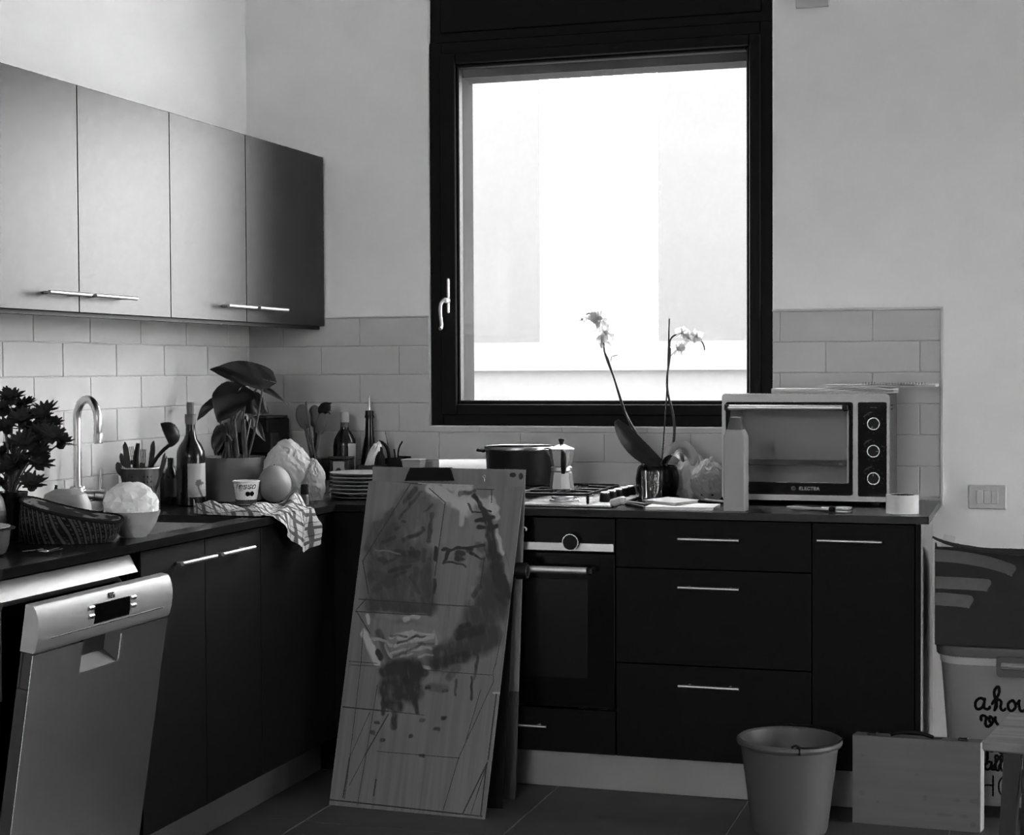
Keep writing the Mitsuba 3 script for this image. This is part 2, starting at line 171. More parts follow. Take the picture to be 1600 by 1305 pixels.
# ---------------------------------------------------------------- mesh helpers
def mesh(v, f): return trimesh.Trimesh(np.asarray(v, float), np.asarray(f, int), process=False)
def cat(*ms): return trimesh.util.concatenate([m for m in ms])
def bx(x0, x1, y0, y1, z0, z1, b=0.0015):
    b = min(b, 0.45 * min(x1 - x0, y1 - y0, z1 - z0))
    if b <= 0:
        m = trimesh.creation.box(extents=(x1 - x0, y1 - y0, z1 - z0)); m.apply_translation(((x0 + x1) / 2, (y0 + y1) / 2, (z0 + z1) / 2)); return m
    pts = []
    for X, sx in ((x0, 1), (x1, -1)):
        for Y, sy in ((y0, 1), (y1, -1)):
            for Z, sz in ((z0, 1), (z1, -1)):
                pts += [(X, Y + sy * b, Z + sz * b), (X + sx * b, Y, Z + sz * b), (X + sx * b, Y + sy * b, Z)]
    return trimesh.convex.convex_hull(np.array(pts))
def plane_box(x0, x1, y0, y1, z0, z1): return bx(x0, x1, y0, y1, z0, z1, 0)
def hull(pts): return trimesh.convex.convex_hull(np.asarray(pts, float))
def lathe(prof, n=32, at=(0, 0, 0)):
    """Turned around z; the profile runs from the bottom on the axis, round the outside, to the axis or the inside."""
    prof = np.asarray(prof, float); a = np.arange(n) * 2 * PI / n
    v = np.stack([prof[:, 0, None] * np.cos(a), prof[:, 0, None] * np.sin(a), np.repeat(prof[:, 1, None], n, 1)], -1).reshape(-1, 3)
    i, j = np.meshgrid(np.arange(len(prof) - 1), np.arange(n), indexing='ij'); k = (j + 1) % n
    q = np.stack([i * n + j, i * n + k, (i + 1) * n + k, (i + 1) * n + j], -1).reshape(-1, 4)
    m = trimesh.Trimesh(v, np.vstack([q[:, [0, 1, 2]], q[:, [0, 2, 3]]]), process=True)
    m.update_faces(m.nondegenerate_faces()); m.apply_translation(at); return m
def spline(pts, n=24):
    from scipy.interpolate import CubicSpline
    p = np.asarray(pts, float); t = np.r_[0, np.cumsum(np.linalg.norm(np.diff(p, axis=0), axis=1))]
    return CubicSpline(t, p)(np.linspace(0, t[-1], n))
def tube(pts, r, n=10, smooth=0, caps=True):
    p = spline(pts, smooth) if smooth else np.asarray(pts, float)
    r = np.broadcast_to(np.asarray(r, float), (len(p),)) if np.ndim(r) == 0 or len(r) == len(p) else np.interp(np.linspace(0, 1, len(p)), np.linspace(0, 1, len(r)), r)
    t = np.gradient(p, axis=0); t /= np.linalg.norm(t, axis=1, keepdims=True) + 1e-12
    a = np.cross(t[0], [0, 0, 1.0]);
    if np.linalg.norm(a) < 1e-3: a = np.array([1.0, 0, 0])
    A = []
    for k in range(len(p)):
        a = a - t[k] * (a @ t[k]); a = a / (np.linalg.norm(a) + 1e-12); A.append(a)
    A = np.array(A); Bn = np.cross(t, A); ang = np.arange(n) * 2 * PI / n
    v = (p[:, None] + r[:, None, None] * (np.cos(ang)[None, :, None] * A[:, None] + np.sin(ang)[None, :, None] * Bn[:, None])).reshape(-1, 3)
    i, j = np.meshgrid(np.arange(len(p) - 1), np.arange(n), indexing='ij'); k = (j + 1) % n
    q = np.stack([i * n + j, i * n + k, (i + 1) * n + k, (i + 1) * n + j], -1).reshape(-1, 4)
    f = [q[:, [0, 1, 2]], q[:, [0, 2, 3]]]
    if caps:
        v = np.vstack([v, p[0], p[-1]]); m0 = len(v) - 2; L = (len(p) - 1) * n; jj = np.arange(n); kk = (jj + 1) % n
        f += [np.stack([kk, jj, np.full(n, m0)], -1), np.stack([L + jj, L + kk, np.full(n, m0 + 1)], -1)]
    return mesh(v, np.vstack(f))
def cyl(p0, p1, r, n=20): return tube([p0, p1], r, n)
def prism(poly, z0, z1):
    m = trimesh.creation.extrude_polygon(poly, z1 - z0, engine='earcut'); m.apply_translation((0, 0, z0)); return m
def rrect(x0, x1, y0, y1, r): return sbox(x0 + r, y0 + r, x1 - r, y1 - r).buffer(r, quad_segs=6)
def to_xz(m, y):
    """A mesh drawn in the xy plane and raised along z is stood up: x stays, y becomes z, its height points to -y (to the room)."""
    v = np.array(m.vertices); m = m.copy(); m.vertices = np.stack([v[:, 0], y - v[:, 2], v[:, 1]], -1); return m
def grid(fn, nu, nv, thick=0.0):
    """A sheet: fn(u, v) gives points; returns mesh and uv."""
    u, v = np.meshgrid(np.linspace(0, 1, nu), np.linspace(0, 1, nv), indexing='ij')
    p = fn(u, v).reshape(-1, 3)
    i, j = np.meshgrid(np.arange(nu - 1), np.arange(nv - 1), indexing='ij')
    q = np.stack([i * nv + j, (i + 1) * nv + j, (i + 1) * nv + j + 1, i * nv + j + 1], -1).reshape(-1, 4)
    return mesh(p, np.vstack([q[:, [0, 1, 2]], q[:, [0, 2, 3]]])), np.stack([u.ravel(), v.ravel()], -1)
def rot(m, deg, axis=(0, 0, 1), at=(0, 0, 0)):
    m = m.copy(); m.apply_transform(trimesh.transformations.rotation_matrix(math.radians(deg), axis, at)); return m
def shift(m, d): m = m.copy(); m.apply_translation(d); return m
def frame_of(t, u):
    """4 x 4 whose z axis is t and x axis near u."""
    t = np.asarray(t, float) / np.linalg.norm(t); u = np.asarray(u, float); x = u - t * (u @ t); x /= np.linalg.norm(x)
    M = np.eye(4); M[:3, 0], M[:3, 1], M[:3, 2] = x, np.cross(t, x), t; return M

# ---------------------------------------------------------------- scene helpers
used = {}
def fresh(key):
    n = used.get(key, 0); used[key] = n + 1
    return key if n == 0 else f'{key}_{n:03d}'
def thing(name, label, category, group=None, kind=None):
    k = fresh(name); labels[k] = {'label': label}
    if category: labels[k]['category'] = category
    if group: labels[k]['group'] = group
    if kind: labels[k]['kind'] = kind
    return k
def part(parent, name, m, mat, smooth=35, label=None, uv=None, kind=None):
    k = fresh(parent + '__' + name)
    scene[k] = mikit.ply(m, 'mat_' + mat, smooth=(True if uv is not None else smooth), **({'uv': uv} if uv is not None else {}))
    if label: labels[k] = {'label': label}
    if kind: labels.setdefault(k, {})['kind'] = kind
    return k
def one(name, m, mat, label, category, group=None, kind=None, smooth=35, uv=None):
    k = thing(name, label, category, group, kind)
    scene[k] = mikit.ply(m, 'mat_' + mat, smooth=(True if uv is not None else smooth), **({'uv': uv} if uv is not None else {}))
    return k
def struct(name, m, mat, label=None, smooth=False):
    k = fresh(name); scene[k] = mikit.ply(m, 'mat_' + mat, smooth=smooth); labels[k] = {'kind': 'structure', **({'label': label} if label else {})}; return k
def lettering(text, h, x, y, z, depth=0.0006, bold=False, center=True):
    m = meshkit.text_mesh(text, h, depth, bold); w = m.bounds[1][0] - m.bounds[0][0]
    m.apply_translation((-w / 2 - m.bounds[0][0] if center else -m.bounds[0][0], -h / 2, 0)); m = to_xz(m, y); m.apply_translation((x, 0, z)); return m

# ================================================================ THE ROOM
RX, RY, RZ = 9.0, -7.2, 2.95
ZT = 1.5175            # top of the tiles
floor = struct('floor', plane_box(-0.1, RX + .1, RY - .1, 0.1, -0.10, -0.002), 'floor_grout', 'dark floor of large square tiles')
for i in range(-1, 16):
    for j in range(0, 12):
        x0, x1 = 0.709 + 0.609 * (i - 1), 0.709 + 0.609 * i
        y1, y0 = -0.490 + 0.605 - 0.605 * j, -0.490 - 0.605 * j
        x0, x1, y0, y1 = max(x0, 0), min(x1, RX), max(y0, RY), min(y1, 0)
        if x1 - x0 > .02 and y1 - y0 > .02:
            part(floor, 'tile', bx(x0 + .0022, x1 - .0022, y0 + .0022, y1 - .0022, -0.012, 0.0, .0008), 'floor_tile', False)
struct('ceiling', plane_box(-0.1, RX + .1, RY - .1, 0.4, RZ, RZ + .1), 'ceiling_paint')
wl = struct('wall_left', plane_box(-0.15, 0, RY - .1, 0.3, -0.1, RZ + .05), 'wall_paint', 'white plaster wall on the left with tile backsplash')
def wall_with_hole(x0, x1, hx0, hx1, hz0, hz1, y0, y1):
    p = Polygon([(x0, -0.1), (x1, -0.1), (x1, RZ + .05), (x0, RZ + .05)], [[(hx0, hz0), (hx1, hz0), (hx1, hz1), (hx0, hz1)]])
    m = prism(p, 0, y1 - y0); v = np.array(m.vertices); m.vertices = np.stack([v[:, 0], y1 - v[:, 2], v[:, 1]], -1); return m
FX0, FX1, FZ0, FZ1 = 0.8, 2.3, 1.45, 2.35
wf = wall_with_hole(-0.1, RX + .1, FX0, FX1, FZ0, FZ1, RY - .15, RY)
struct('wall_front', wf, 'wall_shade')
w3 = fresh('window_3'); labels[w3] = {'kind': 'structure', 'label': 'window behind the camera, seen only in reflections'}
part(w3, 'frame', cat(bx(FX0, FX0 + .06, RY - .08, RY - .02, FZ0, FZ1), bx(FX1 - .06, FX1, RY - .08, RY - .02, FZ0, FZ1), bx(FX0 + .06, FX1 - .06, RY - .08, RY - .02, FZ0, FZ0 + .06), bx(FX0 + .06, FX1 - .06, RY - .08, RY - .02, FZ1 - .06, FZ1)), 'frame_black', False)
part(w3, 'pane', plane_box(FX0 + .06, FX1 - .06, RY - .05, RY - .0498, FZ0 + .06, FZ1 - .06), 'pane', False)
WX0, WX1, WZ0, WZ1 = 0.711, 1.929, 1.133, 2.80
wb = struct('wall_back', cat(wall_with_hole(-0.1, RX + .1, WX0, WX1, WZ0, WZ1, 0.0, 0.085)), 'wall_paint', 'white plaster wall with the window and tile backsplash')
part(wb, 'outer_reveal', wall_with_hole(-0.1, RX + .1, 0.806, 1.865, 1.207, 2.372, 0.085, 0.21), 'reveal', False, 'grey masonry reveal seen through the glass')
# right wall with a wide glass door (outside the frame): lights the room from the right
Y20, Y21, Z20, Z21 = -2.3, -0.3, 0.06, 2.40
def wall_right():
    p = Polygon([(RY - .1, -0.1), (0.3, -0.1), (0.3, RZ + .05), (RY - .1, RZ + .05)], [[(Y20, Z20), (Y20, Z21), (Y21, Z21), (Y21, Z20)]])
    m = prism(p, 0, 0.15); v = np.array(m.vertices); m.vertices = np.stack([RX + v[:, 2], v[:, 0], v[:, 1]], -1); return m
struct('wall_right', wall_right(), 'wall_paint')
w2 = fresh('window_2'); labels[w2] = {'kind': 'structure', 'label': 'glass door in the far right wall outside the picture'}
part(w2, 'frame', cat(bx(RX, RX + .06, Y20, Y20 + .06, Z20, Z21), bx(RX, RX + .06, Y21 - .06, Y21, Z20, Z21), bx(RX, RX + .06, Y20 + .06, Y21 - .06, Z20, Z20 + .06), bx(RX, RX + .06, Y20 + .06, Y21 - .06, Z21 - .06, Z21)), 'frame_black', False)
part(w2, 'pane', plane_box(RX + .03, RX + .0302, Y20 + .06, Y21 - .06, Z20 + .06, Z21 - .06), 'pane', False)

# backsplash tiles, each its own piece
L, H, J = 0.302, 0.102, 0.0035
part(wl, 'grout', plane_box(0, 0.0045, -2.62, 0, 0.88, ZT), 'grout', False, kind='stuff')
gp = sbox(0, .88, 2.476, ZT).difference(sbox(WX0 - .002, WZ0 - .005, WX1 + .002, 3))
part(wb, 'grout', cat(*[to_xz(prism(q, 0, 0.0045), 0) for q in getattr(gp, 'geoms', [gp])]), 'grout', False, kind='stuff')
for r in range(6):
    z1, z0 = ZT - H * r, ZT - H * (r + 1) + J
    off = 0 if r % 2 == 0 else L / 2
    for k in range(-2, 10):
        x0, x1 = 0.1428 + off + L * (k - 1) + J / 2, 0.1428 + off + L * k - J / 2
        x0, x1 = max(x0, 0.008), min(x1, 2.472)
        if x1 - x0 < 0.01: continue
        q = sbox(x0, z0, x1, z1).difference(sbox(WX0 - .002, WZ0 - .005, WX1 + .002, 3))
        for s in getattr(q, 'geoms', [q]):
            if s.is_empty or s.area < 2e-4: continue
            a = s.bounds
            m = bx(a[0], a[2], -0.008, -0.0005, a[1], a[3], .001) if abs(s.area - (a[2] - a[0]) * (a[3] - a[1])) < 1e-6 else to_xz(prism(s, 0.0005, 0.008), 0)
            part(wb, 'tile', m, 'tile_glaze', False)
    for k in range(-5, 6):
        y0, y1 = -1.3918 + off + L * (k - 1) + J / 2, -1.3918 + off + L * k - J / 2
        y0, y1 = max(y0, -2.60), min(y1, -0.009)
        if y1 - y0 > 0.01: part(wl, 'tile', bx(0.0005, 0.008, y0, y1, z0, z1, .001), 'tile_glaze', False)
part(wb, 'edge_trim', cat(bx(2.4725, 2.4825, -.0105, -.0005, .88, ZT + .009), bx(WX1, 2.4825, -.0105, -.0005, ZT + .001, ZT + .009), bx(0.008, WX0, -.0095, -.0005, ZT + .001, ZT + .006)), 'trim_white', False, 'white edge strip of the tiles')

# the window
w1 = fresh('window_1'); labels[w1] = {'kind': 'structure', 'label': 'large black framed casement window, blown out white daylight outside'}
def ring(x0, x1, z0, z1, a, b, c, d, ya, yb, bv=.003):   # left, right, bottom, top bar widths
    return cat(bx(x0, x0 + a, ya, yb, z0, z1, bv), bx(x1 - b, x1, ya, yb, z0, z1, bv), bx(x0 + a, x1 - b, ya, yb, z0, z0 + c, bv), bx(x0 + a, x1 - b, ya, yb, z1 - d, z1, bv))
part(w1, 'outer_frame', ring(.712, 1.928, 1.134, 2.487, .045, .043, .041, .045, .010, .084), 'frame_black', 20)
part(w1, 'sash', cat(ring(.752, 1.890, 1.170, 2.447, .060, .040, .040, .040, -.002, .060, .004), ring(.812, 1.850, 1.210, 2.407, .010, .010, .012, .012, .010, .05, .003)), 'frame_black', 20)
part(w1, 'pane', plane_box(.815, 1.846, .034, .0342, 1.214, 2.402), 'pane', False, 'clear glass pane')
part(w1, 'shutter_box', cat(bx(.712, 1.928, .022, .084, 2.487, 2.80, .003), bx(.75, 1.89, .016, .03, 2.52, 2.80, .004)), 'frame_black', 20, 'black panel of the shutter box above the sash')
hd = part(w1, 'handle', cat(bx(.778, .790, -.012, -.002, 1.53, 1.655, .004), cyl((.784, -.006, 1.575), (.784, -.045, 1.575), .009, 14),
     tube([(.784, -.042, 1.578), (.776, -.046, 1.572), (.768, -.046, 1.555), (.767, -.046, 1.475)], .0065, 10, 16)), 'aluminium', 40, 'pale metal window handle pointing down')

# pale buildings across the street, bleached by the daylight
def building(x0, x1, y0, y1, z1, label):
    b = thing('building', label, 'building')
    part(b, 'walls', prism(Polygon([(x0, y0), (x1, y0), (x1 - .42 * (y1 - y0) * (x1 < -2), y1), (x0, y1)]), -12, z1), 'facade', False)
    part(b, 'parapet', plane_box(x0, x1 - .42 * (y1 - y0) * (x1 < -2), y0 - .08, y1, z1, z1 + .25), 'facade', False)
building(-16, -2.42, 12, 20, 14, 'bleached tall building at the left side of the window view')
building(-1.10, 3.2, 12, 13.2, 13, 'bleached tall building at the right side of the window view')
building(-9, 5, 8.6, 10, 1.32, 'long low bleached building in front of the two tall ones outside the window')

# switch and cover plate on the wall
s = thing('light_switch', 'white wall switch with three rockers beside the tiled backsplash', 'light switch')
part(s, 'plate', bx(2.560, 2.680, -.010, 0, .873, .952, .004), 'trim_white', 30)
for a, b in ((2.586, 2.6075), (2.609, 2.6305), (2.632, 2.6535)):
    part(s, 'rocker', bx(a, b, -.014, -.009, .891, .934, .002), 'trim_white', 30)
cp = thing('cover_plate', 'small white cover plate high on the wall right of the window', 'cover plate')
part(cp, 'cover', bx(2.006, 2.118, -.012, 0, 2.516, 2.63, .004), 'trim_white', 30)
part(cp, 'screw', cyl((2.062, -.012, 2.573), (2.062, -.0145, 2.573), .005, 10), 'steel', 30)

# ================================================================ KITCHEN FITTINGS
def bar_handle(parent, p0, p1, out, r=.0055, inset=.03):
    """A round bar on two posts; out: the direction away from the door, its length the stand-off."""
    p0, p1, out = map(np.asarray, (p0, p1, out)); d = (p1 - p0) / np.linalg.norm(p1 - p0)
    m = cat(cyl(p0 + out, p1 + out, r, 14), *[cyl(p + d * s * inset, p + d * s * inset + out, r * .8, 10) for p, s in ((p0, 1), (p1, -1))])
    return part(parent, 'handle', m, 'handle_steel', 40, 'slim steel bar handle')
# wall cabinets over the sink: two units of two doors
XU = 0.3105
for (ya, yb, yc, lab) in ((-2.130, -1.6325, -1.1345, 'dark satin wall cabinet nearer the camera, its two doors mirroring the window'), (-1.1345, -.6355, -.002, 'dark satin wall cabinet in the corner beside the window, right door black')):
    c = thing('wall_cabinet', lab, 'cabinet', 'wall cabinets over the sink')
    part(c, 'body', bx(0.001, XU - .021, ya + .001, yc - (.012 if yc > -.1 else .001), 1.496, 2.098, .001), 'carcass', False)
    for k, (a, b) in enumerate(((ya, yb), (yb, yc))):
        d = part(c, 'door', bx(XU - .019, XU, a + .0015, b - .0015 - (.010 if b > -.1 else 0), 1.490, 2.0995, .0012), 'upper_front', False)
        h0, h1 = ((b - .195, b + .002) if k == 0 else (a + .026, a + .242))
        bar_handle(d, (XU, h0, 1.536), (XU, h1, 1.536), (.034, 0, 0))
one('cabinet_light_rail', bx(XU - .030, XU - .020, -2.13, -.012, 1.478, 1.496, .001), 'black_satin', 'thin dark light rail under the wall cabinets', 'trim')

# worktop with the sink cut out
SK = (.15, .54, -1.66, -1.12)
top = Polygon([(.001, -2.444), (.6186, -2.444), (.6186, -.640), (2.474, -.640), (2.474, -.009), (.009, -.009), (.009, -2.444)], [list(rrect(*SK, .03).exterior.coords)])
one('countertop', prism(top, .878, .900), 'counter', 'dark polished L-shaped kitchen worktop', 'countertop', smooth=False)
sk = thing('sink', 'undermounted steel sink basin in the left worktop', 'sink')
outer, inner = rrect(SK[0] - .012, SK[1] + .012, SK[2] - .012, SK[3] + .012, .035), rrect(SK[0] + .002, SK[1] - .002, SK[2] + .002, SK[3] - .002, .03)
part(sk, 'basin', cat(prism(outer.difference(inner), .70, .8775), prism(outer, .694, .70)), 'sink_steel', False)
part(sk, 'drain', lathe([(0, .7005), (.04, .7005), (.04, .704), (.03, .706), (.0, .703)], 24, (.345, -1.39, 0)), 'steel', 30)

f = thing('faucet', 'chrome gooseneck kitchen faucet behind the sink', 'faucet')
fx, fy = .07, -1.268
sd = np.array([.877, -.48, 0]); r_ = .060
part(f, 'base', lathe([(0, .9), (.027, .9), (.027, .905), (.024, .908), (.024, .985), (.021, .992), (0, .992)], 28, (fx, fy, 0)), 'chrome', 30)
arc = [np.array([fx, fy, 1.10])] + [np.array([fx, fy, 1.190]) + sd * r_ * (1 - math.cos(a)) + np.array([0, 0, r_ * math.sin(a)]) for a in np.linspace(0, PI, 15)] + [np.array([fx, fy, 1.148]) + sd * 2 * r_]
part(f, 'spout', tube([np.array([fx, fy, .985])] + arc, .0118, 18), 'chrome', True)
tip = np.array([fx, fy, 0]) + sd * 2 * r_
part(f, 'aerator', lathe([(0, 1.122), (.0125, 1.122), (.0135, 1.126), (.0135, 1.148), (.012, 1.152), (0, 1.152)], 20, tip), 'chrome', 30)
lv = np.array([.954, .30, 0])
part(f, 'lever_body', cat(cyl(np.array([fx, fy, .965]) + lv * .015, np.array([fx, fy, .965]) + lv * .052, .0165, 20), cyl(np.array([fx, fy, .965]) + lv * .054, np.array([fx, fy, .965]) + lv * .080, .0172, 20)), 'chrome', 30)
part(f, 'lever', tube([np.array([fx, fy, .975]) + lv * .066, np.array([fx, fy, 1.042]) + lv * .068], [.004, .0032], 10), 'chrome', 30)

# left base units
XD = .600
c = thing('sink_cabinet', 'dark two-door base cabinet under the sink', 'base cabinet')
part(c, 'body', cat(bx(.02, .575, -1.826, -1.808, .136, .685), bx(.02, .575, -1.160, -1.142, .136, .685), bx(.02, .575, -1.808, -1.160, .136, .152), bx(.02, .035, -1.808, -1.160, .152, .690)), 'carcass', False)
d = part(c, 'door', bx(.581, XD, -1.826, -1.4855, .140, .872, .001), 'base_front', False)
bar_handle(d, (XD, -1.668, .825), (XD, -1.478, .825), (.032, 0, 0))
d = part(c, 'door', bx(.581, XD, -1.4825, -1.1435, .140, .872, .001), 'base_front', False)
bar_handle(d, (XD, -1.440, .825), (XD, -1.245, .825), (.032, 0, 0))
c = thing('corner_cabinet', 'dark blank corner cabinet panel behind the drawing boards', 'base cabinet')
part(c, 'front', bx(.581, XD, -1.1405, -.606, .140, .872, .001), 'base_front', False)
part(c, 'filler', bx(.585, .938, -.604, -.585, .140, .872, .001), 'base_front', False)
c = thing('plinth', 'dark grey plinth under the sink cabinets', 'plinth')
part(c, 'board', bx(.485, .500, -2.44, -.50, .001, .134, .001), 'plinth_dark', False)
part(c, 'corner_board', bx(.502, .936, -.492, -.477, .001, .134, .001), 'base_front', False)
c = thing('plinth', 'brushed metal plinth under the oven and drawers', 'plinth')
part(c, 'board', bx(.938, 2.435, -.492, -.477, .001, .134, .001), 'plinth_metal', False)

# dishwasher with its door ajar
dw = thing('dishwasher', 'steel dishwasher with its door hanging ajar under the worktop', 'dishwasher')
part(dw, 'body', cat(bx(.02, .575, -1.848, -1.842, .137, .865), bx(.02, .575, -2.436, -2.430, .137, .865), bx(.02, .03, -2.43, -1.848, .137, .865), bx(.03, .575, -2.43, -1.848, .137, .150)), 'black_matte', False)
part(dw, 'top_strip', hull([(.601, -2.436, .824), (.601, -1.842, .824), (.595, -2.436, .822), (.595, -1.842, .822), (.578, -2.436, .866), (.578, -1.842, .866), (.570, -2.436, .866), (.570, -1.842, .866)]), 'dw_steel', False, 'bright steel strip over the door')
part(dw, 'tub_rim', tube([(.572, -2.40, .60), (.572, -2.40, .80), (.572, -2.385, .815), (.572, -1.90, .815), (.572, -1.885, .80), (.572, -1.885, .60)], .009, 8), 'grey_plastic', 40)
tl = math.radians(8.9)
def door_pt(a, y, o):      # a: height along the door, o: outwards from its face
    return np.array([.595 + math.sin(tl) * a + math.cos(tl) * o, y, .140 + math.cos(tl) * a - math.sin(tl) * o])
MD = np.eye(4); MD[:3, 0] = (0, 1, 0); MD[:3, 1] = (math.sin(tl), 0, math.cos(tl)); MD[:3, 2] = (math.cos(tl), 0, -math.sin(tl)); MD[:3, 3] = (.595, 0, .140)
def on_door(m): m = m.copy(); m.apply_transform(MD); return m     # local: x = along y, y = up the door, z = outwards
HR = (-2.232, -2.064, .505, .572)   # the grip recess
face = sbox(-2.432, .0, -1.843, .579).difference(sbox(HR[0], HR[2], HR[1], HR[3] + .1))
dd = part(dw, 'door', on_door(prism(face, -.002, 0.0)), 'steel_door', False, 'brushed steel door, tilted out')
part(dd, 'inner_door', cat(on_door(bx(-2.43, -1.845, 0, .50, -.034, -.004, .002)), on_door(bx(-2.43, -1.845, .50, .582, -.034, -.026, .002)), on_door(bx(-2.43, -2.24, .501, .582, -.0259, -.004, .001)), on_door(bx(-2.06, -1.845, .501, .582, -.0259, -.004, .001))), 'dark_plastic', False)
y0, y1, a0, a1 = HR
rec = np.array([(y0, a0, 0), (y1, a0, 0), (y1, a1 + .02, 0), (y0, a1 + .02, 0), (y0 + .008, a0 + .030, -.022), (y1 - .035, a0 + .030, -.022), (y1 - .035, a1 + .02, -.022), (y0 + .008, a1 + .02, -.022)])
part(dd, 'grip_recess', on_door(mesh(rec, [(0, 1, 5), (0, 5, 4), (1, 2, 6), (1, 6, 5), (4, 5, 6), (4, 6, 7), (3, 0, 4), (3, 4, 7)])), 'steel_dark', False)
part(dd, 'grip_lip', on_door(tube([(y0, a0, .0), (y1 - .006, a0, .0), (y1, a0 + .006, .0), (y1, a1, .0)], .0022, 8)), 'chrome', 30)
prof = [(.583, -.034), (.583, 0.0), (.590, .004), (.612, .0065), (.630, .0068), (.648, .0045), (.664, .0), (.676, -.006), (.684, -.012), (.687, -.017), (.687, -.034)]
pan = prism(Polygon([(b, a) for a, b in prof]), -2.432, -1.843)      # x = out, y = up, z = along y
v = np.array(pan.vertices); pan.vertices = np.stack([v[:, 2], v[:, 1], v[:, 0]], -1); pan.invert()
cpn = part(dw, 'control_panel', on_door(pan), 'dw_steel', 40, 'steel control panel')
part(cpn, 'groove', on_door(bx(-2.38, -1.89, .6105, .6125, .003, .0073, 0)), 'chrome', False)
part(cpn, 'display', on_door(hull([(y, a, o + d) for y in (-2.206, -2.052) for a, o in ((.618, .0080), (.633, .0082), (.648, .0064), (.662, .0028)) for d in (0, -.003)])), 'black_gloss', False, 'black display')
for yy, aa in ((-2.221, .656), (-2.221, .637), (-2.036, .656), (-2.036, .637)):
    part(cpn, 'button', on_door(bx(yy - .013, yy + .013, aa - .0055, aa + .0055, .000, .010 - .15 * (aa - .637), .003)), 'chrome', 30)
t = meshkit.text_mesh('AEG', .0125, .0008, True); t.apply_translation((-(t.bounds[0][0] + t.bounds[1][0]) / 2, 0, 0)); t.apply_scale((.85, 1, 1)); t = rot(t, -28, (1, 0, 0)); t.apply_translation((-2.128, .6675, -.0002))
part(cpn, 'lettering', on_door(t), 'ink', False)

# oven unit
YD = -.605
ov = thing('oven', 'black built-in oven with a steel strip, half hidden by the drawing boards', 'oven')
part(ov, 'body', bx(.945, 1.532, -.585, -.03, .278, .870, .001), 'carcass', False)
fa = part(ov, 'fascia', bx(.940, 1.5345, YD, -.586, .765, .870, .001), 'black_gloss', False)
part(fa, 'steel_strip', bx(.945, 1.531, YD - .003, YD + .001, .768, .793, .0008), 'steel', False, 'brushed steel strip')
for kx in (1.075, 1.4):
    kn = part(ov, 'knob', lathe([(0, 0), (.024, 0), (.026, .003), (.026, .018), (.024, .022), (0, .022)], 32), 'black_satin', 30)
    rm = lathe([(.0235, .021), (.0262, .021), (.0262, .0235), (.0235, .0235), (.0235, .021)], 32)
    for kk, mm in ((kn, None), (part(kn, 'rim', rm, 'steel', 30), None)):
        scene[kk]['to_world'] = mi.ScalarTransform4f().translate([kx, YD - .003, .797]).rotate([1, 0, 0], 90)
dg = part(ov, 'door', bx(.940, 1.5345, YD, -.586, .280, .762, .002), 'black_gloss', False, 'black glass oven door')
part(dg, 'window', bx(1.01, 1.447, YD - .0012, YD + .001, .372, .680, .0005), 'glass_dark', False)
m = cat(cyl((1.00, YD - .036, .712), (1.457, YD - .036, .712), .0105, 18), bx(1.02, 1.04, YD - .042, YD, .704, .720, .003), bx(1.452, 1.476, YD - .050, YD, .701, .723, .003))
part(dg, 'handle', cyl((1.01, YD - .036, .712), (1.456, YD - .036, .712), .0115, 20), 'steel', 30, 'steel bar handle')
part(dg, 'handle_post', bx(1.4562, 1.474, YD - .052, YD - .0, .701, .723, .004), 'black_satin', 30)
part(dg, 'handle_post', bx(.990, 1.008, YD - .052, YD - .0, .701, .723, .004), 'black_satin', 30)
od = part(ov, 'drawer', bx(.940, 1.5345, YD, YD + .019, .139, .274, .001), 'base_front', False, 'shallow dark drawer')
bar_handle(od, (1.13, YD, .2215), (1.322, YD, .2215), (0, -.032, 0), .0045)

dc = thing('drawer_cabinet', 'dark base cabinet with three drawers right of the oven', 'base cabinet')
part(dc, 'body', bx(1.540, 2.133, -.585, -.03, .138, .872, .001), 'carcass', False)
for (za, zb, zh) in ((.7235, .872, .8165), (.4295, .7205, .6695), (.139, .4265, .3705)):
    d = part(dc, 'drawer', bx(1.5385, 2.1335, YD, YD + .019, za, zb, .001), 'base_front', False)
    bar_handle(d, (1.738, YD, zh), (1.923, YD, zh), (0, -.032, 0), .0045)
nc = thing('narrow_cabinet', 'narrow dark base cabinet with one door at the end of the worktop', 'base cabinet')
part(nc, 'body', bx(2.136, 2.433, -.585, -.03, .138, .872, .001), 'carcass', False)
d = part(nc, 'door', bx(2.1365, 2.4325, YD, YD + .019, .139, .872, .001), 'base_front', False)
bar_handle(d, (2.154, YD, .8225), (2.342, YD, .8225), (0, -.032, 0), .0045)
ep = thing('end_panel', 'pale end panel closing the right side of the base cabinets', 'panel')
part(ep, 'panel', bx(2.4365, 2.4500, -.604, -.002, .002, .876, .001), 'side_panel', False)
part(ep, 'front_edge', bx(2.4345, 2.4505, -.609, -.604, .002, .876, .001), 'base_front', False, 'dark front edge')

# ================================================================ THINGS ON THE LEFT WORKTOP
CZ = 0.900
def V(*a): return np.array(a, float)

